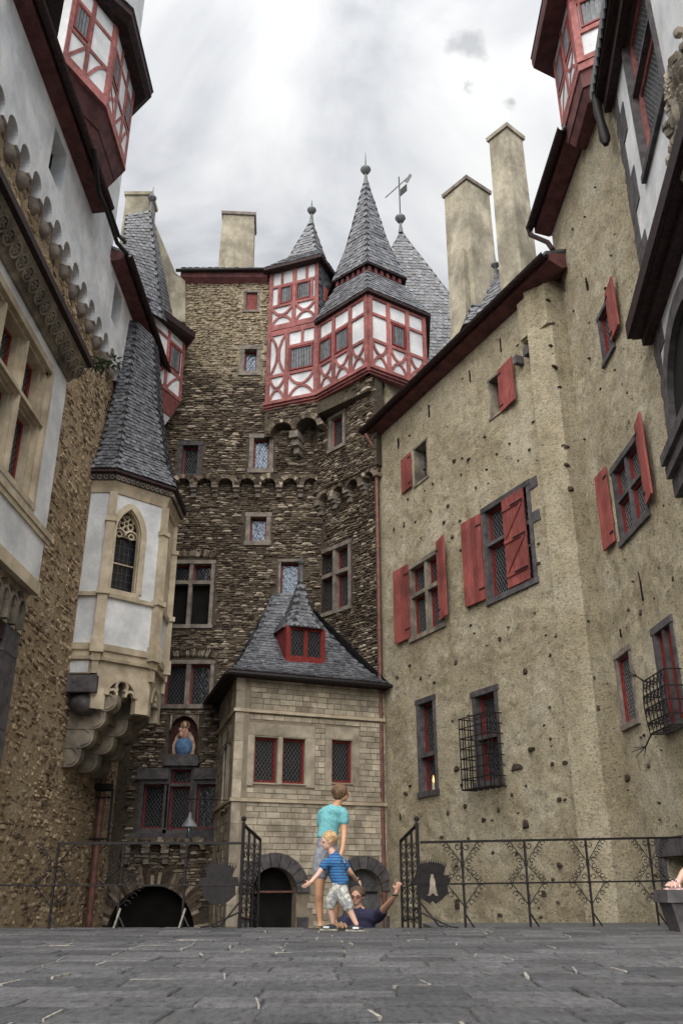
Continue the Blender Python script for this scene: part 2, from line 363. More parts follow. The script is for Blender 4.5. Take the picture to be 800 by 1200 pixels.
def wallgrid(F, u0, u1, z0, z1, holes, parent, name, mat, depth=.35, rough=0):
    us = sorted({u0, u1, *[min(max(h[i], u0), u1) for h in holes for i in (0, 1)]}); zs = sorted({z0, z1, *[min(max(h[i], z0), z1) for h in holes for i in (2, 3)]})
    if rough:
        def fill(l, st):
            o = [l[0]]
            for a, b in zip(l, l[1:]):
                n = max(1, int((b - a) / st)); o += [a + (b - a) * (k + 1) / n for k in range(n)]
            return o
        st_ = .05 if mat.name.startswith('beige') else .13; us = fill(us, st_); zs = fill(zs, st_); cache = {}
        def P(u, w, z):
            if w != 0: return F.P(u, w, z)
            if (u, z) in cache: return cache[(u, z)]
            e = min(u - u0, u1 - u, z1 - z)
            for h in holes: e = min(e, max(h[0] - u, u - h[1], h[2] - z, z - h[3]))
            k = max(0, min(1, (e - .05) / .3)); q = mnoise.noise(Vector((u * 1.1 + 7 * F.o.x, z * .9, F.o.y))) * .6 + mnoise.noise(Vector((u * 3.3, z * 3.7, F.o.y + 5))) * .4
            if st_ < .1:
                a, b = u * .8 + z * .6, z * .8 - u * .6      # diagonal trowel strokes
                q += mnoise.noise(Vector((a * 3.2, b * 8.5, F.o.y + 9))) * .34 + mnoise.noise(Vector((u * 15, z * 17, F.o.x))) * .16 + abs(mnoise.noise(Vector((a * 6, b * 7, 3.3)))) * .30
            cache[(u, z)] = F.P(u, q * rough * k, z); return cache[(u, z)]
    else: P = F.P
    mb = MB()
    def hole(a, b, c, d):
        cu, cz = (a + b) / 2, (c + d) / 2
        return any(h[0] < cu < h[1] and h[2] < cz < h[3] for h in holes)
    for i in range(len(us) - 1):
        for j in range(len(zs) - 1):
            a, b, c, d = us[i], us[i + 1], zs[j], zs[j + 1]
            if b - a < 1e-5 or d - c < 1e-5: continue
            if not hole(a, b, c, d): mb.add([P(a, 0, c), P(b, 0, c), P(b, 0, d), P(a, 0, d)], [(0, 1, 2, 3)])
    for (a, b, c, d) in holes:
        a, b, c, d = max(a, u0), min(b, u1), max(c, z0), min(d, z1)
        mb.add([P(a, 0, c), P(b, 0, c), P(b, 0, d), P(a, 0, d), P(a, -depth, c), P(b, -depth, c), P(b, -depth, d), P(a, -depth, d)],
               [(0, 1, 5, 4), (1, 2, 6, 5), (2, 3, 7, 6), (3, 0, 4, 7)])
    mb.add([P(u0, 0, z0), P(u1, 0, z0), P(u1, 0, z1), P(u0, 0, z1), P(u0, -depth, z0), P(u1, -depth, z0), P(u1, -depth, z1), P(u0, -depth, z1)],
           [(0, 1, 5, 4), (1, 2, 6, 5), (2, 3, 7, 6), (3, 0, 4, 7), (4, 5, 6, 7)])
    o0 = ORG.get(parent.name, Vector())
    me = bpy.data.meshes.new(name); me.from_pydata([p - o0 for p in mb.v], [], mb.f); me.materials.append(mat)
    if rough:
        bm = bmesh.new(); bm.from_mesh(me); bmesh.ops.remove_doubles(bm, verts=bm.verts, dist=.0005); bm.to_mesh(me); bm.free(); me.shade_smooth(); me.set_sharp_from_angle(angle=math.radians(50))
    o = bpy.data.objects.new(name, me); COL.objects.link(o); o.parent = parent; ORG[o.name] = o0
    return o

# ---------------------------------------------------------------- windows
def lattice(F, u0, u1, z0, z1, w, mat, parent, du=.075, dz=.12, t=.0055, square=False):
    mb = MB(); W_, H_ = u1 - u0, z1 - z0
    def seg(a, b): mb.strip(F, [a, b], t, w, w + .008)
    if square:
        n = max(1, round(W_ / du)); m = max(1, round(H_ / dz))
        for i in range(1, n): seg((u0 + W_ * i / n, z0), (u0 + W_ * i / n, z1))
        for j in range(1, m): seg((u0, z0 + H_ * j / m), (u1, z0 + H_ * j / m))
    else:
        n = max(2, round(W_ / du)); m = max(2, round(H_ / dz)); a, b = W_ / n, H_ / m
        for sgn in (1, -1):
            for k in range(-m, n + m + 1):          # lines u/a - sgn*z/b = k
                pts = []
                for zz in (0, m):
                    uu = k + sgn * zz if sgn == 1 else k - zz
                    pts.append((uu, zz))
                (x0, y0), (x1, y1) = pts; t0, t1 = 0., 1.; dx = x1 - x0
                if dx: 
                    ta, tb = sorted(((0 - x0) / dx, (n - x0) / dx)); t0, t1 = max(t0, ta), min(t1, tb)
                if t1 - t0 < .02: continue
                seg((u0 + a * (x0 + dx * t0), z0 + b * m * t0), (u0 + a * (x0 + dx * t1), z0 + b * m * t1))
    if mb.v: mb.build('leading', mat, parent)
def window(F, R, parent, fm='framestone', fw=.10, cols=1, rows=(1,), depth=.22, sash='redlac', sw=.045, glass='glass', lead='lead', du=.085, dz=.13,
           proud=.02, mull=.08, lights=None, sill=0, open_=(), label=None, square=False):
    """R: outer rectangle of the stone surround (= the hole in the wall). Returns the window part."""
    u0, u1, z0, z1 = R; mb = MB()
    mb.fbox(F, u0 - .001, u0 + fw, -depth, proud, z0 + fw, z1 - fw); mb.fbox(F, u1 - fw, u1 + .001, -depth, proud, z0 + fw, z1 - fw)
    mb.fbox(F, u0 - .03 - sill, u1 + .03 + sill, -depth, proud + .012, z1 - fw, z1 + .01); mb.fbox(F, u0 - .03 - sill, u1 + .03 + sill, -depth, proud + .03, z0 - .01, z0 + fw)
    iu0, iu1, iz0, iz1 = u0 + fw, u1 - fw, z0 + fw, z1 - fw
    cw = (iu1 - iu0 - mull * (cols - 1)) / cols
    for c in range(1, cols):
        a = iu0 + c * cw + (c - 1) * mull; mb.fbox(F, a, a + mull, -depth + .02, proud - .012, iz0, iz1)
    tot = sum(rows); H = iz1 - iz0 - mull * (len(rows) - 1); zz = iz0; rz = []
    for k, rr in enumerate(rows):
        h = H * rr / tot; rz.append((zz, zz + h)); zz += h
        if k < len(rows) - 1:
            for c in range(cols):
                a = iu0 + c * (cw + mull); mb.fbox(F, a, a + cw, -depth + .03, proud - .02, zz, zz + mull)
            zz += mull
    win = mb.build('window', M[fm], parent)
    if label: win['label'] = label
    for c in range(cols):
        a = iu0 + c * (cw + mull)
        for k, (za, zb) in enumerate(rz):
            g = MB(); g.fbox(F, a, a + cw, -depth - .01, -depth + .012, za, zb); op = (c, k) in open_
            g.build('pane', M['dark' if op else glass], win)  # open lights have no glass: near-black sheet, room shade put into its colour
            if op: continue
            if sash:
                s = MB(); w0, w1 = -depth + .012, -depth + .06
                s.fbox(F, a, a + sw, w0, w1, za, zb); s.fbox(F, a + cw - sw, a + cw, w0, w1, za, zb)
                s.fbox(F, a + sw, a + cw - sw, w0, w1 - .004, zb - sw, zb); s.fbox(F, a + sw, a + cw - sw, w0, w1 - .004, za, za + sw)
                s.build('sash', M[sash], win)
            q = sw if sash else 0
            if lead: lattice(F, a + q, a + cw - q, za + q, zb - q, -depth + .014, M[lead], win, du, dz, square=square)
    return win
def shutter(F, u0, u1, z0, z1, parent, hinge='l', angle=0, braces=False, w=.03):
    """plank shutter folded back on the wall (or closed over the opening)"""
    n = max(2, round((u1 - u0) / .16)); a = math.radians(angle)
    hu = u0 if hinge == 'l' else u1; sg = 1 if hinge == 'l' else -1
    G_ = Fr.__new__(Fr); G_.o = F.P(hu, w, 0); G_.d = (F.d * sg * math.cos(a) + F.n * math.sin(a)); G_.n = (F.n * math.cos(a) - F.d * sg * math.sin(a)); G_.len = 1
    Wd = u1 - u0; root = MB().fbox(G_, .0, Wd, .0, .012, z0, z1).build('shutter', M['shutter'], parent)
    for i in range(n):
        a0, a1 = Wd * i / n + .002, Wd * (i + 1) / n - .002
        MB().fbox(G_, a0, a1, .013, .034, z0 + .003, z1 - .003).build('plank', M['shutter'], root)
    if braces:
        mb = MB(); H = z1 - z0
        for q in (.13, .5, .87): mb.fbox(G_, .02, Wd - .02, .035, .06, z0 + H * q - .04, z0 + H * q + .04)
        mb.build('batten', M['shutter'], root)
        mb = MB()
        for q0, q1 in ((.47, .17), (.84, .54)): mb.strip(G_, [(.06, z0 + H * q0), (Wd - .06, z0 + H * q1)], .06, .035, .058)
        mb.build('brace', M['shutter'], root)
        for q in (.13, .5, .87): MB().fbox(G_, -.02, Wd * .55, .061, .072, z0 + H * q - .018, z0 + H * q + .018).build('strap_hinge', M['iron'], root)
    else:
        for q in (.13, .87): MB().fbox(G_, -.02, Wd * .25, .035, .045, z0 + (z1 - z0) * q - .015, z0 + (z1 - z0) * q + .015).build('strap_hinge', M['iron'], root)
    return root

# ---------------------------------------------------------------- slate roofs
def slate_mesh(kind='square'):
    if kind == 'point': vs = [(-.5, 1), (-.5, .35), (0, 0), (.5, .35), (.5, 1)]
    else: vs = [(-.5, 1), (-.5, .22), (-.32, .03), (.28, 0), (.47, .16), (.5, 1)]
    n = len(vs); t = 1.0
    V = [(x, y, t * (1 - y) + .35) for x, y in vs] + [(x, y, t * (1 - y) - .5) for x, y in vs]
    fs = [tuple(range(n))] + [(i, i + 1, i + 1 + n, i + n) for i in range(n - 1)]
    me = bpy.data.meshes.new('slate'); me.from_pydata(V, [], [tuple(reversed(f)) for f in fs]); me.materials.append(M['slate'])
    return me
SL = {'square': slate_mesh(), 'point': slate_mesh('point')}
def slate_field(f, rh, sw, seed=1, lift=.016, clip=None):
    """f(s,t)->point on the roof, s across 0..1, t up 0..1. Returns piece items."""
    r = random.Random(seed); items = []
    L = 0; K = 24
    for i in range(K): L += (f(.5, (i + 1) / K) - f(.5, i / K)).length
    rows = max(2, int(L / rh))
    for j in range(rows):
        t = j / rows; t2 = min(1, (j + 1.3) / rows)
        wd_ = (f(1, t) - f(0, t)).length; n = max(1, round(wd_ / sw)); off = (.5 if j % 2 else 0) + r.uniform(-.12, .12)
        for i in range(-1, n + 1):
            s = (i + .5 + off) / n; e = .5 / n
            if s - e * .4 < 0 or s + e * .4 > 1: continue
            ww = 1.0
            if s - e < 0: s0 = 0; ww = (s + e) * n; s = (s + e) / 2
            elif s + e > 1: ww = (1 - s + e) * n; s = (1 + s - e) / 2
            p = f(s, t); q = f(s, t2); x = (f(min(1, s + .01), t) - f(max(0, s - .01), t))
            if x.length < 1e-6 or (q - p).length < 1e-6: continue
            x.normalize(); y = (q - p); nrm = x.cross(y).normalized()
            if nrm.dot(CAM - p) < 0 and nrm.z < 0: nrm = -nrm
            if nrm.z < 0: nrm = -nrm
            if clip and not clip(p): continue
            items.append((p, x * (wd_ / n) * ww * .97, y * r.uniform(.96, 1.06), nrm * lift * r.uniform(.7, 1.5)))
    return items
def roof_base(fs, name, parent, K=8):
    mb = MB()
    for f in fs:
        k = len(mb.v)
        for j in range(K + 1):
            for i in range(K + 1): mb.v.append(f(i / K, j / K))
        for j in range(K):
            for i in range(K):
                a = k + j * (K + 1) + i; mb.f.append((a, a + 1, a + K + 2, a + K + 1))
    o0 = ORG.get(parent.name, Vector()); me = bpy.data.meshes.new(name); me.from_pydata([p - o0 for p in mb.v], [], mb.f); me.materials.append(M['slateunder'])
    o = bpy.data.objects.new(name, me); COL.objects.link(o); o.parent = parent; ORG[o.name] = o0
    return o
def slate_roof(fs, parent, rh=.16, sw=.17, name='roof', kind='square', limit=0, seed=1, lift=.016, clip=None, own=True):
    base = roof_base(fs, name, parent)
    items = []
    for i, f in enumerate(fs): items += slate_field(f, rh, sw, seed + i, lift, clip)
    tgt = base if own else parent
    if limit: pieces_out(items, [SL[kind]], 'slate', 'slates', M['slate'], tgt, limit)
    else:
        mb = MB(); me = SL[kind]; vs = [v.co.copy() for v in me.vertices]; fc = [tuple(p.vertices) for p in me.polygons]
        for l, X, Y, Z in items: mb.add([l + X * v.x + Y * v.y + Z * v.z for v in vs], fc)
        mb.build('slates', M['slate'], tgt, kind='stuff')
    return base
def bil(a, b, c, d):                                # a,b bottom; d,c top (d above a)
    a, b, c, d = map(Vector, (a, b, c, d))
    return lambda s, t: (a * (1 - s) + b * s) * (1 - t) + (d * (1 - s) + c * s) * t
def ringroof(polys, closed=False):
    """faces between successive plan polygons [(pts, z), ...]"""
    fs = []
    for (p0, z0), (p1, z1) in zip(polys, polys[1:]):
        n = len(p0); m = n if closed else n - 1
        for i in range(m):
            j = (i + 1) % n; fs.append(bil((*p0[i], z0), (*p0[j], z0), (*p1[j], z1), (*p1[i], z1)))
    return fs
def finial(c, h, parent, r=.13, mat='zinc', base=.5):
    mb = MB(); mb.lathe(c, [(.10, 0), (.06, base * .6), (.045, base), (r * .5, base + .03), (r, base + r), (r * .95, base + r * 1.3), (r * .4, base + r * 1.9), (.03, base + r * 2.1), (.008, h)], 10)
    return mb.build('finial', M[mat], parent, smooth=True)

# ================================================================ half-timber work
def timber(F, parent, z0, z1, posts, rails, curves, wins, pw=.13, pr=.055, skip=(), thick=.25, cpw=None):
    u0, u1 = posts[0], posts[-1]
    inf = MB().fbox(F, u0, u1, -thick, 0, z0, z1).build('infill_wall', M['white'], parent)
    for i, u in enumerate(posts):
        a = u - pw / 2; b = u + pw / 2
        if i == 0: a, b = u, u + pw
        if i == len(posts) - 1: a, b = u - pw, u
        MB().fbox(F, a, b, 0.001, pr, z0, z1).build('post', M['red'], parent)
    for (a, b, z, h) in rails: MB().fbox(F, a, b, 0.001, pr - .006, z - h / 2, z + h / 2).build('rail', M['red'], parent)
    for c in curves:
        a, b, za, zb, kind = c
        cw = cpw or pw * .62; K = 10; mb = MB(); zm = (za + zb) / 2
        if kind == 'x':
            for sg in (1, -1):
                pts = []
                for k in range(K + 1):
                    t = k / K; uu = a + (b - a) * t; d = math.sin(math.pi * t) ** .75
                    pts.append((uu, (za + (zm - za) * d * .93) if sg == 1 else (zb - (zb - zm) * d * .93)))
                mb.strip(F, pts, cw, .001, pr - .012 - .003 * sg)
        elif kind == 'v':                           # two tall curves meeting back to back: )(
            um = (a + b) / 2
            for sg in (1, -1):
                pts = []
                for k in range(K + 1):
                    t = k / K; zz = za + (zb - za) * t; d = math.sin(math.pi * t) ** .8
                    pts.append(((a + (um - a) * d * .9) if sg == 1 else (b - (b - um) * d * .9), zz))
                mb.strip(F, pts, cw, .001, pr - .012 - .003 * sg)
        elif kind == 'q':                           # one quarter-round brace
            pts = [(a + (b - a) * k / K, za + (zb - za) * math.sin(math.pi / 2 * k / K)) for k in range(K + 1)]
            mb.strip(F, pts, cw, .001, pr - .012)
        elif kind == 'd':
            mb.strip(F, [(a, za), (b, zb)], cw, .001, pr - .012)
        mb.build('brace', M['red'], parent)
    for (a, b, za, zb) in wins:
        fr = MB(); t = .045
        fr.fbox(F, a, a + t, .002, pr + .01, za, zb); fr.fbox(F, b - t, b, .002, pr + .01, za, zb)
        fr.fbox(F, a + t, b - t, .002, pr + .008, zb - t, zb); fr.fbox(F, a + t, b - t, .002, pr + .008, za, za + t)
        wn = fr.build('window', M['redlac'], parent)
        MB().fbox(F, a + t, b - t, .002, .012, za + t, zb - t).build('pane', M['glass'], wn)
        mb = MB(); n = max(2, round((b - a) / .10))
        for k in range(n): mb.fbox(F, a + t + (b - a - 2 * t) * (k + .12) / n, a + t + (b - a - 2 * t) * (k + .88) / n, .013, .028, za + t, zb - t)
        mb.build('slat', M['drab'], wn)
    return inf
def arc(cx, cz, r, a0, a1, n=12): return [(cx + r * math.cos(math.radians(a0 + (a1 - a0) * k / n)), cz + r * math.sin(math.radians(a0 + (a1 - a0) * k / n))) for k in range(n + 1)]
def arch_fill(mb, F, u0, u1, zs, zt, w0, w1, rise=None, n=12):
    """the masonry above a round opening that fills a rectangular hole u0..u1 from the springing zs to zt"""
    cx = (u0 + u1) / 2; r = (u1 - u0) / 2; rise = rise or r
    A = [(cx - r * math.cos(math.pi * k / n), zs + rise * math.sin(math.pi * k / n)) for k in range(n + 1)]
    for k in range(n):
        (a, b), (c, d) = A[k], A[k + 1]
        mb.box8([F.P(a, w0, b), F.P(c, w0, d), F.P(c, w1, d), F.P(a, w1, b), F.P(a, w0, zt), F.P(c, w0, zt), F.P(c, w1, zt), F.P(a, w1, zt)])
def voussoirs(F, cx, cz, r0, r1, a0, a1, n, w0, w1, mat, parent, jit=0, name='voussoir', rz=1.0):
    for k in range(n):
        b0 = a0 + (a1 - a0) * (k + .04) / n; b1 = a0 + (a1 - a0) * (k + .96) / n; mb = MB(); q = r1 * (1 + rnd.uniform(-jit, jit))
        pts = [(cx + rr * math.cos(math.radians(b)), cz + rz * rr * math.sin(math.radians(b))) for rr, b in ((r0, b0), (q, b0), (q, (b0 + b1) / 2), (q, b1), (r0, b1), (r0, (b0 + b1) / 2))]
        mb.fpoly(F, pts, w0, w1 + rnd.uniform(0, .012)); mb.build(name, M[mat], parent)
def gutter(a, b, parent, name='gutter', r=.07, mat='iron'):
    return MB().tube([a, b], r, 8).build(name, M[mat], parent)

# ================================================================ ground
g = MB().box(-60, 60, -60, 11.78, -.6, -.012).build('courtyard_paving', M['joint'], None, kind='structure')
items = []; y = 2.6; r_ = random.Random(5); pale = MB()
while y < 11.75:
    d = r_.uniform(.30, .52); d = min(d, 11.78 - y) if 11.78 - y > .1 else 11.78 - y
    hw = .5 * (y + 1) + .6; x = -hw - r_.uniform(0, .4)
    while x < hw:
        w = r_.uniform(.28, .68); gx = r_.uniform(.008, .018)
        tilt = Vector((0, 0, r_.uniform(-.004, .004)))
        z = r_.uniform(-.004, .004)
        parts_ = [(0, 1)] if r_.random() < .6 else [(0, .48), (.5, 1)]
        for (q0, q1) in parts_:
            dq = d * (q1 - q0); an = r_.uniform(-.035, .035)
            items.append((Vector((x + w / 2, y + d * (q0 + q1) / 2, -.03)), Vector(((w - gx), (w - gx) * an, r_.uniform(-.005, .005))), Vector((0, 0, .03 + z + r_.uniform(-.003, .003))), Vector((dq * an, -(dq - .014), r_.uniform(-.004, .004)))))
        if r_.random() < .27:                       # pale mortar left in the joint between two stones
            ww = r_.uniform(.005, .014) ; l0 = y + d * r_.uniform(0, .45); l1 = y + d * r_.uniform(.7, 1); s = r_.uniform(-.05, .05)
            pale.box8([(x - ww, l0, -.02), (x + ww * .6, l0, -.02), (x + ww * .7 + s, l1, -.02), (x - ww * .5 + s, l1, -.02), (x - ww, l0, .0045), (x + ww * .6, l0, .0045), (x + ww * .7 + s, l1, .0045), (x - ww * .5 + s, l1, .0045)])
        if r_.random() < .04:
            l = r_.uniform(.08, .3); yy = y + d; ww = r_.uniform(.006, .012)
            pale.box8([(x, yy - ww, -.02), (x + l, yy - ww, -.02), (x + l * .9, yy + ww, -.02), (x + .02, yy + ww, -.02), (x, yy - ww, .004), (x + l, yy - ww, .004), (x + l * .9, yy + ww, .004), (x + .02, yy + ww, .004)])
        x += w
    y += d
def pave_mesh(i):
    r = random.Random(i); n = 8; vs = []
    C = [(-.5, -.42), (-.42, -.5), (.43, -.5), (.5, -.41), (.5, .42), (.42, .5), (-.43, .5), (-.5, .43)]
    C = [(a + r.uniform(-.012, .012), b + r.uniform(-.012, .012)) for a, b in C]
    for k, yv in ((1, 0), (1, .75), (.965, 1.0)):
        for (a, b) in C: vs.append((a * k, yv, b * k))
    fs = [tuple(range(2 * n, 3 * n))] + [(g_ + j, g_ + (j + 1) % n, g_ + n + (j + 1) % n, g_ + n + j) for g_ in (0, n) for j in range(n)]
    me = bpy.data.meshes.new('paving_stone'); me.from_pydata(vs, [], fs); me.materials.append(M['pave'])
    bm = bmesh.new(); bm.from_mesh(me); bmesh.ops.recalc_face_normals(bm, faces=bm.faces); bm.to_mesh(me); bm.free(); return me
pieces_out(items, [pave_mesh(i) for i in range(6)], 'paving_stone', 'paving_stones', M['pave'], g, 300)
pale.build('pale_joint_mortar', M['pale'], g, kind='stuff')
MB().box(1.15, 9, 11.79, 13.6, -.6, -.016).build('terrace_edge', M['pave'], None, kind='structure')
MB().box(-60, 60, 11.79, 60, -2.6, -1.95).build('lower_ground', M['joint'], None, kind='structure')
st = MB()
for k in range(10): st.box(-1.25, 1.1, 11.80 + .30 * k, 14.9, -1.9, -.17 * (k + 1) + .0)
st.build('stairs', M['pave'], None, kind='structure')

# ================================================================ tower (stone keep)
TW = thing('stone_tower', 'tall dark slate-rubble tower with red half-timbered corner bay and two pointed turrets', 'tower', (-2, 24.15, -2))
T = Fr((-6.0, 24.15), (-.575, 24.15)); T2 = Fr((-.575, 24.15), (1.07, 22.3))
ZT = 19.5
def RT(F, x0, x1, y0, y1): return F.rect([(x0, y0), (x1, y0), (x1, y1), (x0, y1)])
def RQ(F, a, b, c, d): return F.rect([a, b, c, d])
wT = {'W1': RT(T, 286, 304, 341, 366), 'W2': RT(T, 281, 306, 405, 440), 'W3': RT(T, 209, 236, 518, 560), 'W4': RT(T, 292, 320, 509, 554),
      'W5': RT(T, 288, 317, 601, 639), 'W6': RT(T, 195, 250, 657, 736), 'W7': RT(T, 190, 250, 774, 830), 'W9': RT(T, 326, 353, 656, 700),
      'W8a': RT(T, 162, 196, 914, 976), 'W8b': RT(T, 195, 226, 898, 976), 'W8c': RT(T, 225, 257, 914, 976)}
wT2 = {'W10': RQ(T2, (371, 645), (411, 635), (411, 713), (373, 725)), }
T2u = Fr(tuple(T2.P(-.12, .28, 0))[:2], tuple(T2.P(T2.len + .2, .28, 0))[:2]); wW11 = RQ(T2u, (384, 488), (404, 482), (404, 523), (386, 530))
rN = RT(T, 198, 232, 838, 888)
aN = T.hit(125, 1090); bN = T.hit(228, 1090)         # arched doorway at the foot
cxD = (aN[0] + bN[0]) / 2; rD = (bN[0] - aN[0]) / 2; zD = T.hit(176, 1038)[1] - rD
holesT = list(wT.values()); holeD = (cxD - rD, cxD + rD, -2, zD + rD)
wallgrid(T, 0, T.len, -2, ZT, holesT + [holeD, (rN[0], rN[1], rN[2], rN[3])], TW, 'wall', M['tmortar'], .4)
wallgrid(T2, 0, T2.len, -2, 16.0, list(wT2.values()), TW, 'wall', M['tmortar'], .4)
wallgrid(T2u, 0, T2u.len, 11.36, 14.2, [wW11], TW, 'wall', M['tmortar'], .27)
mb = MB(); arch_fill(mb, T, holeD[0], holeD[1], zD, zD + rD, -.4, -.002); mb.build('arch_spandrel', M['tmortar'], TW)
voussoirs(T, cxD, zD, rD, rD + .34, 2, 178, 44, -.02, .05, 'tstone', TW, .12, 'arch_stone')
MB().fbox(T, cxD - rD, cxD + rD, -.399, -.36, -2, zD + rD).build('door_fill', M['dark'], TW)
# side and back of the tower
T3 = Fr((1.07, 22.3), (1.6, 25.5)); MB().box8([(-6, 24.6, -2), (-.4, 24.6, -2), (-.4, 30, -2), (-6, 30, -2), (-6, 24.6, ZT), (-.4, 24.6, ZT), (-.4, 30, ZT), (-6, 30, ZT)]).build('wall', M['tmortar'], TW)
MB().prism([(-.3, 24.56, -2), (1.07, 22.3 + .42, -2), (1.3, 22.31, -2), (3.2, 24.5, -2), (3.2, 29, -2), (-.3, 29, -2)], (0, 0, 17.2)).build('wall', M['beige'], TW)
def near(c, lst, m=0):
    return [(a - m, b + m, c_ - m, d + m) for a, b, c_, d in lst]
hs = near(0, holesT, .02) + [(rN[0] - .05, rN[1] + .05, rN[2] - .05, rN[3])]
for k_, n_ in (('W6', 12), ('W7', 12)):
    pass
def keepT(u, z):
    if (u - cxD) ** 2 + max(0, z - zD) ** 2 < (rD + .36) ** 2 and z > -2: return False
    for R_ in (wT['W6'], wT['W7']):
        if R_[0] - .1 < u < R_[1] + .1 and R_[3] < z < R_[3] + .30: return False
    p = proj(T.P(u, 0, z)); return -30 < p[0] < 830 and p[1] < 1130
zA = T.hit(280, 575)[1]                             # corbel arches ring
itT = rubble(T, 0.2, T.len, -1.9, ZT, hs, (.04, .095), (.10, .36), (.008, .05), 11, keepT)
itT2 = rubble(T2, 0, T2.len, -1.9, 14.5, near(0, wT2.values(), .02), (.045, .10), (.10, .30), (.01, .055), 12, lambda u, z: proj(T2.P(u, 0, z))[1] < 1130 and z < 11.4) + rubble(T2u, 0, T2u.len, 11.36, 14.2, near(0, [wW11], .02), (.045, .10), (.10, .30), (.01, .05), 14)
# right return edge stones
T4 = Fr((1.07, 22.3), (1.35, 22.55))
itT4 = rubble(T4, 0, T4.len, -1.9, 14.4, [], (.06, .16), (.2, .36), (.03, .09), 13)
MB().fbox(T4, 0, T4.len, -.5, 0, -2, 14.4).build('wall', M['tmortar'], TW)
pieces_out(itT + itT2 + itT4, meshes_for('tstone'), 'stone', 'rubble_stones', M['tstone'], TW, 300)
# relieving arches of upright slates above two windows
for k_ in ('W6', 'W7'):
    R_ = wT[k_]; n_ = 30; W_ = R_[1] - R_[0] + .1
    for i in range(n_):
        t = (i + .5) / n_; ang = (t - .5) * -.9; u = R_[0] - .05 + W_ * t; zz = R_[3] + .02 + .07 * (1 - (2 * t - 1) ** 2)
        h = .24 * rnd.uniform(.8, 1.15); X = T.d * math.cos(ang) + Vector((0, 0, math.sin(ang))); Z = Vector((0, 0, math.cos(ang))) - T.d * math.sin(ang)
        piece(meshes_for('tstone')[i % 8], 'arch_stone', TW, T.P(u, -.01, zz + h / 2), X * (W_ / n_ * .85), T.n * .07, Z * h)
for F_, u_a, u_b, z_, n_ in ((T, T.hit(203, 575)[0], T.len - .02, zA, 7), (T2, .0, T2.len + .12, 10.95, 4), (T, T.hit(150, 1000)[0], T.hit(240, 1000)[0], T.hit(200, 1000)[1], 4)):
    du = (u_b - u_a) / n_
    for i in range(n_):                             # ring of small round arches on corbels
        c = u_a + du * (i + .5); r0 = du * .34
        mb = MB(); mb.fbox(F_, c - du * .5 + .001, c + du * .5 - .001, .0, .25, z_ + r0 * 1.0 + .10, z_ + r0 + .19)
        mb.build('arch_course', M['tstone'], TW)
        voussoirs(F_, c, z_ + .08, r0, r0 + .14, 0, 180, 9, .0, .26, 'tstone', TW, .1, 'arch_stone')
        u_ = c - du * .5
        mb = MB(); 
        for (za_, zb_, dd, hw_) in ((-.26, -.10, .11, .07), (-.10, .0, .18, .085), (.0, .12, .26, .10)):
            mb.fbox(F_, u_ - hw_, u_ + hw_, .0, dd, z_ + za_, z_ + zb_ - .002)
        mb.build('corbel', M['framestone'], TW)
# windows of the tower
def stdwin(k, **kw): return window(T, wT[k], TW, **kw)
W1 = wT['W1']; window(T, W1, TW, fw=.07, sash=None, lead=None, open_=((0, 0),)); MB().fbox(T, W1[0] + .08, W1[1] - .08, -.1, -.05, W1[2] + .08, W1[3] - .08).build('shutter', M['shutter'], TW)
stdwin('W2', fw=.15, glass='glassb', du=.09, dz=.14, lead='leaddark'); stdwin('W3', fw=.12, fm='basalt', du=.08); stdwin('W4', fw=.13, glass='glassb', du=.1, dz=.16, lead='leaddark')
stdwin('W5', fw=.13, glass='glassb', du=.1, dz=.15, lead='leaddark'); stdwin('W6', fw=.10, fm='framestone', cols=2, rows=(2.4, 1), open_=((0, 0), (1, 0)), mull=.11)
stdwin('W7', fw=.10, cols=2, mull=.13, du=.1, dz=.14); stdwin('W9', fw=.07, glass='glassb', lead='leaddark')
stdwin('W8a', fw=.11, fm='basalt', du=.1); stdwin('W8c', fw=.11, fm='basalt', du=.1); stdwin('W8b', fw=.08, fm='basalt', rows=(3, 1), mull=.07, du=.1)
for k_, a_, b_, z_ in (('W8a', -.1, .0, .0), ('W8c', .0, .1, .0), ('W8b', -.08, .08, .0)):
    R_ = wT[k_]; MB().fbox(T, R_[0] + a_ + .01, R_[1] + b_ - .01, .0, .10 if k_ != 'W8b' else .14, R_[3] + .011, R_[3] + .30).build('lintel', M['basalt'], TW)
MB().fbox(T, wT['W8a'][0] - .15, wT['W8c'][1] + .15, .0, .10, wT['W8a'][2] - .24, wT['W8a'][2] - .012).build('sill', M['basalt'], TW)
window(T2, wT2['W10'], TW, fw=.11, cols=2, rows=(1.55, 1), mull=.11, du=.1, dz=.13); window(T2u, wW11, TW, fw=.10, depth=.2, du=.08)
# niche holding the painted relief
cxn = (rN[0] + rN[1]) / 2; rn = (rN[1] - rN[0]) / 2; zsn = rN[3] - rn * 1.35
mb = MB(); arch_fill(mb, T, rN[0], rN[1], zsn, rN[3] + .001, -.25, .012, rise=rn * 1.3); mb.build('niche_arch', M['tstone'], TW)
MB().fbox(T, rN[0] - .08, rN[1] + .08, -.2, .16, rN[2] - .22, rN[2] + .02).build('niche_shelf', M['basalt'], TW)
MB().fbox(T, rN[0], rN[1], -.24, -.20, rN[2], rN[3]).build('niche_back', surf('niche_maroon', (.045, .018, .016), (.08, .03, .028), 8), TW)
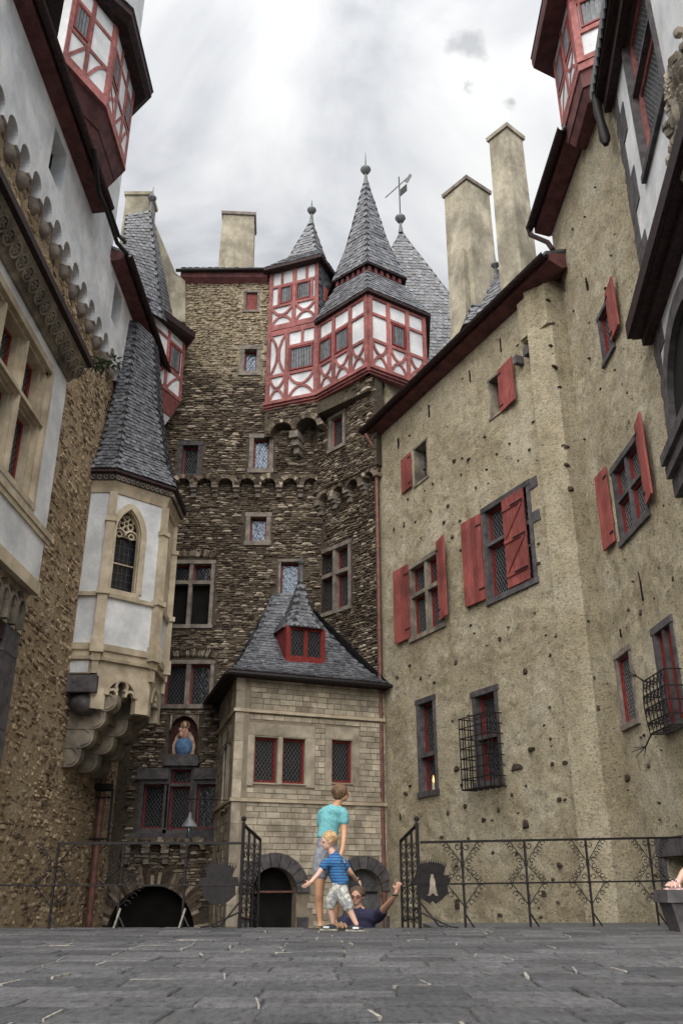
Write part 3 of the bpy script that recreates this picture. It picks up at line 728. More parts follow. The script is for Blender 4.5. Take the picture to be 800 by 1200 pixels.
# big corbel arches under the bay
HF1 = Fr((-2.41, 24.0), (-.74, 23.36)); HF2 = Fr((-.74, 23.36), (.80, 21.76)); HF3 = Fr((.80, 21.76), (2.63, 22.97))
ZB = 14.43; L1a = HF1.len
hp = [(-2.41, 24.16), (-2.41, 24.0), (-.74, 23.36), (.80, 21.95), (.98, 22.10), (1.0, 22.5), (-.575, 24.16)]
MB().prism([(x, y, 13.75) for x, y in hp[:]], (0, 0, .45)).build('bay_underwall', M['tmortar'], TW)
HFu = Fr(tuple(HF2.P(0, -.13, 0))[:2], tuple(HF2.P(HF2.len, -.13, 0))[:2])
itb = rubble(HF1, 0, HF1.len, 13.78, 14.2, [], (.06, .13), (.14, .4), (.02, .06), 61) + rubble(HFu, 0, HFu.len, 13.78, 14.2, [], (.06, .13), (.14, .4), (.02, .06), 62)
mb = MB(); dd_ = [([v.co.copy() for v in m.vertices], [tuple(p.vertices) for p in m.polygons]) for m in meshes_for('tstone')]
for i, (l, X, Y, Z) in enumerate(itb):
    vs, fs = dd_[i % 8]; mb.add([l + X * v.x + Y * v.y + Z * v.z for v in vs], fs)
mb.build('rubble_stones', M['tstone'], TW, kind='stuff')
mb = MB(); mb.fbox(HF1, 0, .22, -.5, -.001, 13.3, 13.76); mb.fbox(HF1, .96, 1.06, -.5, -.001, 13.3, 13.76)
arch_fill(mb, HF1, .22, .96, 13.3, 13.76, -.5, -.001, rise=.37); arch_fill(mb, HF1, 1.06, L1a, 13.3, 13.76, -.5, -.001, rise=.37); mb.build('bay_underwall', M['tmortar'], TW)
for cx_, rr in ((.59, .37), ((1.06 + L1a) / 2, (L1a - 1.06) / 2)):
    voussoirs(HF1, cx_, 13.32, rr, rr + .15, 5, 175, 13, -.48, .03, 'tstone', TW, .1, 'arch_stone')
for cx_ in (.98,):
    mb = MB(); mb.fbox(HF1, cx_ - .12, cx_ + .16, -.6, .02, 13.1, 13.33); mb.fbox(HF1, cx_ - .09, cx_ + .13, -.6, -.1, 12.88, 13.09); mb.fbox(HF1, cx_ - .06, cx_ + .10, -.6, -.22, 12.65, 12.87); mb.build('corbel', M['framestone'], TW)
# moulded red sole plate and timber faces
for F_ in (HF1, HF2, HF3):
    for a_, b_, w_ in ((14.20, 14.27, .03), (14.27, 14.35, .09), (14.35, 14.46, .15)):
        MB().fbox(F_, -.03, F_.len + .03, -.2, w_, a_, b_ - .003).build('sole_plate', M['red'], TW)
L1, L2, L3 = HF1.len, HF2.len, HF3.len
timber(HF1, TW, 14.46, 17.15, [0, .72, L1], [(0, .72, 15.42, .1), (.72, L1, 15.42, .1), (.72, L1, 16.42, .1), (0, L1, 17.05, .18)],
       [(.13, .66, 14.5, 15.36, 'x'), (.13, .66, 15.48, 16.95, 'v'), (.8, L1 - .13, 14.5, 15.36, 'x')], [(.82, L1 - .16, 15.5, 16.34)])
MB().fbox(HF1, 1.2, 1.29, .001, .045, 16.47, 16.95).build('post', M['red'], TW)
timber(HF1, TW, 17.16, 19.55, [0, .92, L1], [(0, L1, 17.27, .2), (0, L1, 18.12, .1), (0, L1, 18.92, .09)],
       [(.13, .86, 17.38, 18.06, 'x'), (1.0, L1 - .13, 17.38, 18.06, 'x')], [(.42, .84, 18.18, 18.86), (1.0, 1.48, 18.18, 18.86)])
for u_ in (.36, 1.55): MB().fbox(HF1, u_ - .04, u_ + .04, .001, .045, 18.17, 18.87).build('post', M['red'], TW)
for u_ in (.46, 1.36): MB().fbox(HF1, u_ - .04, u_ + .04, .001, .045, 18.97, 19.5).build('post', M['red'], TW)
for F_, LL, wn_ in ((HF2, L2, [(.09, .66, 15.5, 16.28), (.82, 1.42, 15.5, 16.28)]), (HF3, L3, [(.86, 1.36, 15.5, 16.28)])):
    c1, c2 = LL / 3, LL * 2 / 3
    timber(F_, TW, 14.46, 17.0, [0, c1, c2, LL], [(0, LL, 15.42, .1), (0, LL, 16.36, .09), (0, LL, 16.95, .1)],
           [(.13, c1 - .06, 14.5, 15.36, 'x'), (c1 + .07, c2 - .07, 14.5, 15.36, 'x'), (c2 + .07, LL - .13, 14.5, 15.36, 'x')], wn_)
# slate-hung side of the small turret
TS = Fr((-.74, 23.36), (-.05, 24.95)); MB().fbox(TS, 0, TS.len, -.2, 0, 17, 19.55).build('turret_side', M['slateunder'], TW)
fS = bil(TS.P(0, .01, 17), TS.P(TS.len, .01, 17), TS.P(TS.len, .01, 19.55), TS.P(0, .01, 19.55))
mb = MB(); vs0 = [v.co.copy() for v in SL['square'].vertices]; fc0 = [tuple(p.vertices) for p in SL['square'].polygons]
def addslates(mb, its, n=None):
    for l, X, Y, Z in its:
        Z = Z if n is None else n * Z.length
        mb.add([l + X * v.x + Y * v.y + Z * v.z for v in vs0], fc0)
addslates(mb, slate_field(fS, .13, .16, 5), TS.n); mb.build('slates', M['slate'], TW, kind='stuff')
MB().fbox(TS, .35, .7, .02, .05, 18.2, 18.8).build('shutter', M['shutter'], TW)
# roofs
def off(pts, c, k): return [(c[0] + (x - c[0]) * k, c[1] + (y - c[1]) * k) for x, y in pts]
c1_ = (-1.07, 24.5); e1 = [(-2.75, 25.2), (-2.62, 23.75), (-.66, 23.02), (.3, 25.2)]; m1 = off(e1, c1_, .50); 
slate_roof(ringroof([(e1, 19.62), (m1, 20.35), (off(e1, c1_, .05), 22.2)]), TW, .14, .17, 'turret_roof', seed=3)
finial((*c1_, 22.1), 1.15, TW, .17)
MB().prism([(x, y, 19.5) for x, y in e1], (0, 0, .12)).build('eaves_board', M['eave'], TW)
e2 = [(-.95, 23.9), (-.85, 23.22), (.79, 21.56), (2.82, 22.90), (3.0, 25.5), (-.4, 25.5)]
b2 = [(-.4, 24.2), (-.2, 23.2), (.82, 22.3), (2.0, 23.05), (1.9, 24.2), (.4, 24.9)]
slate_roof(ringroof([(e2, 17.12), (b2, 18.35)]), TW, .14, .17, 'bay_roof', seed=4)
MB().prism([(x, y, 17.02) for x, y in e2], (0, 0, .10)).build('eaves_board', M['eave'], TW)
mb = MB(); mb.prism([(x, y, 18.3) for x, y in off(b2, (.85, 23.4), .93)], (0, 0, .4)); mb.build('louvre_band', M['redlac'], TW)
B2 = [(x, y) for x, y in off(b2, (.85, 23.4), 1.0)]
for i in (1, 2):
    F_ = Fr(B2[i], B2[i + 1]); nn = 6
    for j in range(nn): MB().fbox(F_, F_.len * (j + .15) / nn, F_.len * (j + .6) / nn, -.12, .02, 18.36, 18.56).build('louvre_block', M['soffit'], TW)
B3 = off(b2, (.85, 23.4), 1.10)
slate_roof(ringroof([(B3, 18.62), (off(b2, (.85, 23.4), .62), 20.2), (off(b2, (.85, 23.4), .05), 23.1)], True), TW, .15, .17, 'spire', seed=8)
MB().prism([(x, y, 18.57) for x, y in B3], (0, 0, .05)).build('eaves_board', M['eave'], TW)
finial((.85, 23.4, 22.9), 1.5, TW, .19)
# big hipped roof behind with curved valley
A3 = (2.26, 26.3); e3 = [(-.8, 29), (-.4, 24.9), (5.7, 25.3), (6.5, 29)]
slate_roof(ringroof([(e3, 16.6), ([(A3[0] - .02, A3[1] + .05), A3, (A3[0] + .03, A3[1]), (A3[0] + .05, A3[1] + .1)], 23.4)]), TW, .15, .18, 'great_roof', seed=9)
finial((*A3, 23.3), 1.0, TW, .21)
vn = MB(); p0 = Vector((*A3, 24.2)); vn.tube([p0, p0 + Vector((0, 0, 1.9))], .022, 6)
vane = vn.build('vane_pole', M['iron'], TW)
vF = Fr.__new__(Fr); vF.o = p0 + Vector((0, 0, 0)); vF.d = Vector((1, 0, 0)); vF.n = Vector((0, -1, 0)); vF.len = 1
MB().bar(p0 + Vector((-.55, 0, .85)), p0 + Vector((.42, 0, 1.95)), .035).build('vane_arrow', M['zinc'], vane)
MB().fpoly(vF, [(.03, p0.z + .9), (.30, p0.z + 1.2), (.30, p0.z + 1.55), (.03, p0.z + 1.25)], -.012, .012).build('vane_flag', M['iron'], vane)
MB().fpoly(vF, [(.22, p0.z + 1.66), (.34, p0.z + 1.58), (.52, p0.z + 1.98), (.42, p0.z + 2.06)], -.012, .012).build('vane_tail', M['zinc'], vane)
# tower eave, roof and chimney
MB().prism([(-5.45, 24.15, ZT - .28), (-5.45, 23.95, ZT - .1), (-5.45, 23.9, ZT + .12), (-5.45, 24.6, ZT + .25)], (2.95, 0, 0)).build('eaves_board', M['soffit'], TW)
gutter((-5.6, 23.86, ZT + .10), (-2.55, 23.82, ZT + .12), TW, r=.06)
slate_roof([bil((-5.45, 23.85, ZT + .2), (-2.3, 23.85, ZT + .2), (-2.3, 27.5, ZT + 1.4), (-5.45, 27.5, ZT + 1.4))], TW, .2, .22)
def chimney(cx, cy, w, d, z0, z1, rot, parent, taper=.9, cap='framestone', capt=.12):
    mb = MB(); a = math.radians(rot); R = lambda x, y: (cx + x * math.cos(a) - y * math.sin(a), cy + x * math.sin(a) + y * math.cos(a))
    def blk(w0, d0, za, w1, d1, zb): mb.box8([(*R(-w0, -d0), za), (*R(w0, -d0), za), (*R(w0, d0), za), (*R(-w0, d0), za), (*R(-w1, -d1), zb), (*R(w1, -d1), zb), (*R(w1, d1), zb), (*R(-w1, d1), zb)])
    blk(w / 2, d / 2, z0, w / 2 * taper, d / 2 * taper, z1); o = mb.build('chimney', M['slatbk'], parent)
    mb = MB(); q = taper; blk(w / 2 * q + .05, d / 2 * q + .05, z1 + .001, w / 2 * q + .06, d / 2 * q + .06, z1 + capt); blk(w / 2 * q + .02, d / 2 * q + .02, z1 + capt + .001, w / 2 * q * .9, d / 2 * q * .9, z1 + capt + .10)
    mb.build('chimney_cap', M[cap], o); return o
chimney(-3.75, 25.2, 1.25, 1.1, 19.4, 22.75, 4, TW)

# ================================================================ porch tower in front
PT = thing('porch_tower', 'small pale ashlar tower with concave slate roof and red dormer before the rubble keep', 'tower', (-1, 21.5, -2))
B1 = (-2.47, 20.69); B2_ = (1.1, 22.2); B0 = (-3.33, 24.12)
PF = Fr(B1, B2_); PL = Fr(B0, B1)
ZE = 5.1
wP = [RQ(PF, (297, 862), (326, 864), (325, 919), (297, 918)), RQ(PF, (330, 864), (359, 865), (358, 920), (330, 919)), RQ(PF, (388, 866), (414, 867), (413, 919), (388, 918))]
a_ = PF.hit(293, 1060)[0]; b_ = PF.hit(347, 1060)[0]; zq = PF.hit(320, 1016)[1]; rA = (b_ - a_) / 2
a2 = PF.hit(402, 1060)[0]; b2_ = PF.hit(447, 1060)[0]; zq2 = PF.hit(424, 1018)[1]; rA2 = (b2_ - a2) / 2
hD = (a_, b_, -1.95, zq); hD2 = (a2, b2_, -1.95, zq2)
wallgrid(PF, 0, PF.len, -2, ZE, wP + [hD, hD2], PT, 'wall', M['ashjoint'], .35)
slw = [PL.rect([(262, 880), (266, 874), (266, 948), (262, 952)]), PL.rect([(268, 872), (272, 868), (272, 944), (268, 946)])]
wallgrid(PL, 0, PL.len, -2, ZE, [], PT, 'wall', M['ashjoint'], .3)
mb = MB(); arch_fill(mb, PF, a_, b_, zq - rA, zq, -.35, -.003); mb.build('arch_spandrel', M['ashjoint'], PT); mb = MB(); arch_fill(mb, PF, a2, b2_, zq2 - rA2, zq2, -.35, -.003); mb.build('arch_spandrel', M['ashjoint'], PT)
voussoirs(PF, (a_ + b_) / 2, zq - rA, rA, rA + .30, 0, 180, 9, -.05, .06, 'basalt', PT)
voussoirs(PF, (a2 + b2_) / 2, zq2 - rA2, rA2, rA2 + .28, 0, 180, 9, -.05, .06, 'basalt', PT)
for u_ in (a_ - .28, b_ + .02, a2 - .26, b2_ + .02):
    for k in range(5): MB().fbox(PF, u_, min(u_ + .26, PF.len), -.05, .05, -2 + k * .36, -2 + k * .36 + .35 if k < 4 else min(zq - rA, -2 + 1.8)).build('jamb_stone', M['basalt'], PT)
dr = MB().fbox(PF, a_, b_, -.349, -.30, -1.95, zq).build('door_fill', M['dark'], PT)
MB().fbox(PF, a_, b_, -.18, -.14, zq - rA * .95 - .02, zq - rA * .95 + .02).build('tie_rod', M['pipe'], PT)
dr = MB().fbox(PF, a2, b2_, -.30, -.25, -1.95, zq2).build('door_fill', M['zinc'], PT); MB().fbox(PF, a2, b2_, -.25, -.22, zq2 - rA2 - .05, zq2 - rA2).build('door_rail', M['iron'], dr)
# ashlar blocks
def ashlar(F, u0, u1, z0, z1, holes, seed, h=.145, w=(.22, .5), keep=None):
    r = random.Random(seed); it = []; z = z0
    while z < z1 - .05:
        hh = h * r.uniform(.85, 1.15); hh = min(hh, z1 - z); u = u0
        while u < u1 - .03:
            ww = min(r.uniform(*w), u1 - u)
            if u1 - u - ww < .1: ww = u1 - u
            a, b = u, u + ww; seg = [(a, b)]
            for (ha, hb, hc, hd) in holes:
                if z + hh > hc + .02 and z < hd - .02:
                    ns = []
                    for p, q in seg:
                        if q <= ha or p >= hb: ns.append((p, q))
                        else:
                            if p < ha - .04: ns.append((p, ha))
                            if q > hb + .04: ns.append((hb, q))
                    seg = ns
            for p, q in seg:
                if keep and not keep((p + q) / 2, z + hh / 2): continue
                pr = r.uniform(.010, .024)
                it.append((F.P((p + q) / 2, -.01, z + hh / 2), F.d * (q - p - .012), F.n * (pr + .01), Vector((0, 0, hh - .012))))
            u += ww
        z += hh
    return it
def block_mesh(i, mat):
    r = random.Random(i + 70); vs = []
    C = [(-.5, -.5), (.5, -.5), (.5, .5), (-.5, .5)]
    C = [(a + r.uniform(-.012, .012), b + r.uniform(-.02, .02)) for a, b in C]
    for k, yv in ((1, 0), (1, .7), (.95, 1)):
        for a, b in C: vs.append((a * (k if k == 1 else .965), yv, b * k))
    fs = [(8, 9, 10, 11)] + [(g_ + j, g_ + (j + 1) % 4, g_ + 4 + (j + 1) % 4, g_ + 4 + j) for g_ in (0, 4) for j in range(4)]
    me = bpy.data.meshes.new('block'); me.from_pydata(vs, [], fs); me.materials.append(mat)
    bm = bmesh.new(); bm.from_mesh(me); bmesh.ops.recalc_face_normals(bm, faces=bm.faces); bm.to_mesh(me); bm.free(); return me
zs1 = PF.hit(360, 836)[1]; zs2 = PF.hit(360, 938)[1]
hx = [(wP[0][0] - .16, wP[1][1] + .22, wP[0][2] - .05, wP[0][3] + .30), (wP[2][0] - .16, wP[2][1] + .16, wP[2][2] - .05, wP[2][3] + .28)]
def keepP(u, z):
    for c, zz, r_ in (((a_ + b_) / 2, zq - rA, rA + .31), ((a2 + b2_) / 2, zq2 - rA2, rA2 + .29)):
        if (u - c) ** 2 + max(0, z - zz) ** 2 < r_ ** 2: return False
    return z > -1.2
bands = [(-1.2, zs2 - .08), (zs2 + .01, zs1 - .08), (zs1 + .01, ZE - .05)]
itP = []
for i, (za, zb) in enumerate(bands):
    itP += ashlar(PF, .32, PF.len - .02, za, zb, hx, 31 + i, .13, (.16, .42), keepP)
    z = za; k = 0
    while z < zb - .02:                             # corner stones
        hh = min(.42, zb - z); hh = zb - z if zb - z - hh < .12 else hh
        w_ = .44 if k % 2 else .31
        mq = MB().fbox(PF, .0, .31, -.05, .028, z, z + hh - .008); mq.fbox(PL, PL.len - w_, PL.len + .028, -.05, .027, z + .001, z + hh - .009); mq.build('quoin', M['sandblock'], PT); z += hh; k += 1
    itP += ashlar(PL, .05, PL.len - .46, za, zb, [(h[0] - .1, h[1] + .1, h[2] - .1, h[3] + .1) for h in slw], 41 + i, .2, (.2, .42), lambda u, z: z > -1.2)
pieces_out(itP, [block_mesh(i, M['sandblock']) for i in range(5)], 'block', 'ashlar_blocks', M['sandblock'], PT, 300)
for (a, b, c, d), (e_, f_, g_, h_) in zip(hx, ((0, 1, 0, 0), (0, 1, 0, 0))):
    # dressed surround blocks round the window openings
    ws = [w for w in wP if w[0] > a and w[1] < b]
    lo, hi = min(w[0] for w in ws), max(w[1] for w in ws); zt_ = max(w[3] for w in ws); zb_ = min(w[2] for w in ws)
    for k, (p, q, r1, r2) in enumerate([(a, lo - .002, c, zt_ - .45), (a, lo - .002, zt_ - .445, zt_), (hi + .002, b, c, zb_ + .4), (hi + .002, b, zb_ + .405, zt_), (a, b, zt_ + .003, d)]):
        MB().fbox(PF, p, q - .004, -.05, .026, r1, r2).build('surround_block', M['sandblock'], PT)
    for k in range(len(ws) - 1): MB().fbox(PF, ws[k][1] + .002, ws[k + 1][0] - .002, -.2, .02, zb_, zt_).build('mullion', M['sandblock'], PT)
for zz in (zs1, zs2):
    mb = MB(); mb.fbox(PF, -.05, PF.len - .02, .0, .07, zz - .075, zz); mb.build('string_course', M['sand'], PT)
    MB().fbox(PL, 0, PL.len + .07, .0, .069, zz - .076, zz - .001).build('string_course', M['sand'], PT)
for w in wP: window(PF, w, PT, fm='sandblock', fw=.02, depth=.16, du=.085, dz=.13, sw=.06, proud=.0)
for w in slw: window(PL, (w[0], w[1], w[2], w[3]), PT, fm='sandblock', fw=.03, depth=.01, proud=.03, sash=None, lead=None)
# roof
o_ = lambda p, dx, dy: (p[0] + dx, p[1] + dy)
E0, E1, E2 = (-3.72, 24.1), (-2.62, 20.30), (1.22, 21.92)
G1, G2 = (-1.95, 23.75), (-1.25, 23.6)
ZR0, ZR1 = 5.15, 8.1
def sweep(a, b, c, d, z0, z1, pw=1.35):
    a, b, c, d = (Vector((*p, 0)) for p in (a, b, c, d))
    def f(s, t):
        p = (a * (1 - s) + b * s) * (1 - t) + (d * (1 - s) + c * s) * t
        return Vector((p.x, p.y, z0 + (z1 - z0) * (t ** pw * .85 + t * .15)))
    return f
RF = sweep(E1, E2, G2, G1, ZR0, ZR1); RL = sweep(E0, E1, G1, (-2.05, 24.1), ZR0, ZR1)
slate_roof([RF, RL], PT, .125, .17, 'roof', limit=300, seed=21)
MB().prism([(*E0, 5.02), (*E1, 5.02), (*E2, 5.02), (1.0, 22.6, 5.02), (-.5, 24.1, 5.02)], (0, 0, .12)).build('eaves_board', M['eave'], PT)
gutter((*o_(E1, -.05, -.05), 5.06), (*o_(E2, .1, -.05), 5.06), PT, r=.055); gutter((*o_(E0, -.05, 0), 5.06), (*o_(E1, -.05, -.05), 5.06), PT, r=.055)
# closing cheek between roof and keep
MB().prism([(*E2, 5.14), (*G2, ZR1 - .03), (-.9, 24.1, 7.2), (.9, 22.5, 5.14)], (0, .02, -.02)).build('roof_cheek', M['slateunder'], PT)
# dormer
dA = PF.hit(335, 760, w=-.35)[0]; dB = PF.hit(381, 760, w=-.35)[0]; zd0 = PF.hit(358, 784, w=-.35)[1]; zd1 = PF.hit(358, 736, w=-.35)[1]; wd0 = -.35
dm = MB(); dm.fbox(PF, dA, dB, -2.0, wd0 - .05, zd0 - .15, zd1 + .05); DM = dm.build('dormer', M['redlac'], PT)
mb = MB(); hw = (dB - dA); hH = zd1 - zd0
for a, b, c, d in ((0, 1, 0, .30), (0, 1, .93, 1), (0, .12, .3, .93), (.45, .55, .3, .93), (.88, 1, .3, .93)):
    mb.fbox(PF, dA + hw * a, dA + hw * b, wd0 - .05, wd0, zd0 + hH * c, zd0 + hH * d - .001)
mb.build('dormer_frame', M['redlac'], PT)
for a, b in ((.12, .45), (.55, .88)):
    wn = MB().fbox(PF, dA + hw * a, dA + hw * b, wd0 - .049, wd0 - .04, zd0 + hH * .3, zd0 + hH * .93).build('dormer_window', M['glass'], PT)
    mbp = MB().fbox(PF, dA + hw * (a + .02), dA + hw * (b - .02), wd0 + .001, wd0 + .012, zd0 + hH * .05, zd0 + hH * .25).build('dormer_panel', M['redlac'], PT)
    lattice(PF, dA + hw * a, dA + hw * b, zd0 + hH * .3, zd0 + hH * .93, wd0 - .038, M['leaddark'], wn, .1, .14)
cu = (dA + dB) / 2; w1 = hw / 2 + .06
pl = [(cu - w1, -1.5), (cu - w1, wd0 - .15), (cu - w1 * .62, wd0 + .12), (cu + w1 * .62, wd0 + .12), (cu + w1, wd0 - .15), (cu + w1, -1.5)]
pw_ = [tuple(PF.P(u, w, 0))[:2] for u, w in pl]; cc = tuple(PF.P(cu, wd0 - .45, 0))[:2]
zap = 8.0
slate_roof(ringroof([(pw_, zd1 - .02), (off(pw_, cc, .52), zd1 + .52), (off(pw_, cc, .06), zap)]), PT, .105, .13, 'dormer_roof', kind='point', seed=33, lift=.014)
MB().lathe((*cc, zap - .1), [(.07, 0), (.05, .35), (.04, .5), (.09, .54), (.11, .60), (.03, .64), (.01, .8)], 8).build('finial', M['zinc'], PT)

# ================================================================ right wing, far part
RW = thing('plastered_wing', 'long rough beige plastered wing with red plank shutters and an iron cage window', 'house', (2.5, 18.5, -2))
R1 = Fr((1.15, 22.1), (4.40, 15.2)); ZW = 12.45
wR = {'a': RQ(R1, (484, 524), (500, 515), (501, 561), (486, 570)), 'b': RQ(R1, (571, 447), (587, 432), (589, 480), (574, 495)),
      'c': RQ(R1, (479, 664), (518, 641), (522, 732), (481, 755)), 'd': RQ(R1, (566, 595), (622, 562), (628, 682), (570, 712)),
      'e': RQ(R1, (488, 820), (511, 815), (513, 930), (491, 936)), 'f': RQ(R1, (554, 812), (582, 802), (590, 918), (558, 925))}
wallgrid(R1, -.2, R1.len, -2, ZW, list(wR.values()), RW, 'wall', M['beige'], .4, rough=.055)
window(R1, wR['a'], RW, fm='sandd', fw=.05, depth=.3, proud=.0, sash=None, du=.08); window(R1, wR['b'], RW, fm='sandd', fw=.05, depth=.3, proud=.0, du=.08)
window(R1, wR['c'], RW, fm='sandd', fw=.10, cols=2, rows=(1.5, 1), depth=.18, mull=.10, du=.09); wd_ = window(R1, wR['d'], RW, fm='basalt', fw=.11, cols=2, rows=(1.6, 1), depth=.16, mull=.08, du=.09)
window(R1, wR['e'], RW, fm='basalt', fw=.11, rows=(1, 1.5), depth=.2, mull=.09, du=.09, lead='leaddark'); window(R1, wR['f'], RW, fm='basalt', fw=.11, rows=(1, 1), depth=.2, mull=.07, sill=.02, lead='leaddark')
sa = RQ(R1, (470, 539), (483, 531), (483, 571), (472, 579)); shutter(R1, *sa, RW, 'r', -3)
sb = RQ(R1, (584, 432), (605, 422), (608, 470), (589, 483)); shutter(R1, *sb, RW, 'l', 6)
c = wR['c']; sc1 = RQ(R1, (464, 670), (480, 662), (482, 747), (466, 757)); shutter(R1, *sc1, RW, 'r', 3); sc2 = RQ(R1, (513, 636), (526, 627), (531, 719), (517, 730)); shutter(R1, *sc2, RW, 'l', 12)
sd1 = RQ(R1, (543, 614), (564, 604), (571, 702), (550, 713)); shutter(R1, *sd1, RW, 'r', 4)
sd2 = RQ(R1, (590, 586), (616, 572), (622, 680), (598, 690)); shutter(R1, *sd2, RW, 'r', 0, braces=True, w=.04)
d = wR['d']
for zz in (.62, .95): MB().fbox(R1, d[1] - .02, d[1] + .26, 0, .022, d[2] + (d[3] - d[2]) * zz - .13, d[2] + (d[3] - d[2]) * zz + .10).build('quoin', M['basalt'], RW)
# iron cage
f = wR['f']; cg = R1.rect([(541, 846), (585, 842), (590, 916), (548, 915)], w=.15); u0, u1, z0, z1 = f[0] - .02, f[1] + .08, f[2] - .05, f[2] + (f[3] - f[2]) * .70
mb = MB(); dpt = .36
for i in range(6): u = u0 + (u1 - u0) * i / 5; mb.tube([R1.P(u, .0, z0), R1.P(u, dpt, z0), R1.P(u, dpt, z1), R1.P(u, .0, z1)], .013, 5)
for j in range(8): z = z0 + (z1 - z0) * j / 7; mb.tube([R1.P(u0, 0, z), R1.P(u0, dpt, z), R1.P(u1, dpt, z), R1.P(u1, 0, z)], .013, 5)
for q in (.14, .28): 
    for u in (u0, u1): mb.tube([R1.P(u, q, z0), R1.P(u, q, z1)], .012, 5)
    mb.tube([R1.P(u0, q, z0), R1.P(u1, q, z0)], .012, 5)
mb.build('window_cage', M['iron'], RW)
# eave
def eave(F, u0, u1, zw, proj_, parent, drop=.34, mat='soffit', gut='eave', back=4, pitch=.5):
    P = F.P; MB().add([P(u0, -.3, zw - .04), P(u0, .02, zw - drop), P(u0, proj_, zw - .10), P(u0, proj_, zw + .06), P(u0, -.3, zw + .3),
                       P(u1, -.3, zw - .04), P(u1, .02, zw - drop), P(u1, proj_, zw - .10), P(u1, proj_, zw + .06), P(u1, -.3, zw + .3)],
                      [(0, 1, 2, 3, 4), (9, 8, 7, 6, 5)] + [(i, (i + 1) % 5, (i + 1) % 5 + 5, i + 5) for i in range(5)]).build('eaves_board', M[mat], parent)
    mb = MB(); pts = []
    K = 6; prof = [(proj_ + .02 + .09 * (1 - math.cos(math.pi * k / K)) , zw + .03 - .09 * math.sin(math.pi * k / K)) for k in range(K + 1)]
    inner = [(a_ * 1 + (.012 if k < K / 2 else -.012), b_ + .012) for k, (a_, b_) in enumerate(prof)]
    k0 = prof + inner[::-1]; n = len(k0)
    mb.add([P(u0, a, b) for a, b in k0] + [P(u1, a, b) for a, b in k0], [(i, (i + 1) % n, (i + 1) % n + n, i + n) for i in range(n)] + [tuple(range(n)), tuple(range(2 * n - 1, n - 1, -1))]).build('gutter', M[gut], parent, smooth=True)
    if back:
        mb = MB(); mb.box8([P(u0, -back, zw + back * pitch), P(u1, -back, zw + back * pitch), P(u1, proj_ + .08, zw + .02), P(u0, proj_ + .08, zw + .02), P(u0, -back, zw + back * pitch + .08), P(u1, -back, zw + back * pitch + .08), P(u1, proj_ + .08, zw + .10), P(u0, proj_ + .08, zw + .10)])
        mb.build('roof', M['slate'], parent)
eave(R1, -.45, 8.15, 12.55, .33, RW, drop=.20)
MB().box8([R1.P(-.2, -.4, -2), R1.P(R1.len + .3, -.4, -2), R1.P(R1.len + .3, -3, -2), R1.P(-.2, -3, -2), R1.P(-.2, -.4, 12.4), R1.P(R1.len + .3, -.4, 12.4), R1.P(R1.len + .3, -3, 13.5), R1.P(-.2, -3, 13.5)]).build('wall', M['beige'], RW)
# shallow pilaster and step near the end of the wall
Rs = Fr((4.40, 15.2), (4.76, 15.56)); MB().fbox(Rs, 0.002, Rs.len + .1, -.6, 0, -2, ZW).build('wall', M['beige'], RW)
MB().fbox(R1, 6.75, R1.len - .001, .0, .10, 11.3, 12.3).build('wall_pilaster', M['beige'], RW)
MB().fbox(R1, 6.75, 7.1, .10, .16, 11.35, 12.3).build('wall_pilaster', M['beige'], RW)
for a, b in ((6.50, 6.62), (6.85, 7.02)): MB().fbox(R1, a, b, .0, .20, 10.88, 11.08).build('stub_stone', M['basalt'], RW)
# exposed stones in the plaster
def exposed(F, pts, parent, mat='hole'):
    its = []
    for (px, py, w, h) in pts:
        u, z = F.hit(px, py); y_ = F.P(u, 0, z).y
        X = (F.d * (w * y_ / 1000 * 1.1) + Vector((0, 0, rnd.uniform(-.03, .03))))
        its.append((F.P(u, -.03, z), X, F.n * .060, Vector((0, 0, h * y_ / 1000 * 1.05)) + F.d * rnd.uniform(-.02, .02)))
    for i, (l, X, Y, Z) in enumerate(its): piece(meshes_for(mat)[i % 8], 'exposed_stone', parent, l, X, Y, Z)
exposed(R1, [(532, 540, 6, 6), (549, 538, 7, 3), (497, 549, 4, 5), (507, 567, 3, 3), (540, 556, 3, 3), (558, 572, 5, 6), (525, 593, 7, 5), (505, 600, 6, 6), (520, 612, 6, 4),
     (474, 615, 5, 8), (462, 620, 4, 4), (539, 611, 6, 4), (530, 629, 6, 5), (540, 645, 5, 4), (552, 733, 6, 4), (534, 777, 6, 7), (509, 800, 6, 4), (493, 795, 3, 5), (480, 780, 4, 3),
     (585, 749, 5, 5), (645, 768, 6, 5), (615, 787, 6, 8), (645, 829, 7, 4), (645, 866, 4, 4), (622, 878, 11, 5), (605, 899, 18, 8), (647, 895, 6, 5), (662, 894, 9, 5), (535, 901, 11, 6), 
     (475, 930, 8, 4), (525, 953, 6, 6), (584, 949, 5, 6), (567, 961, 9, 6), (616, 966, 11, 10), (600, 931, 5, 4), (655, 937, 7, 5), (470, 957, 6, 9), (545, 945, 6, 5), (541, 920, 5, 4),
     (553, 865, 3, 3), (647, 875, 4, 3), (638, 850, 4, 3), (578, 999, 5, 4), (606, 1001, 7, 5), (541, 1000, 5, 5), (536, 1061, 11, 11), (586, 1073, 11, 5), (637, 1048, 8, 7), (655, 1014, 7, 5), (660, 640, 12, 8), (650, 615, 10, 4),
     (663, 675, 9, 9), (664, 700, 7, 5), (655, 590, 6, 6), (668, 655, 8, 6), (657, 544, 9, 5), (659, 523, 9, 4), (631, 660, 7, 4), (645, 640, 8, 4), (675, 760, 8, 5), (620, 640, 4, 5), (631, 637, 4, 4), (597, 520, 4, 3), (607, 540, 3, 3), (478, 585, 3, 4), (498, 575, 3, 3)], RW)
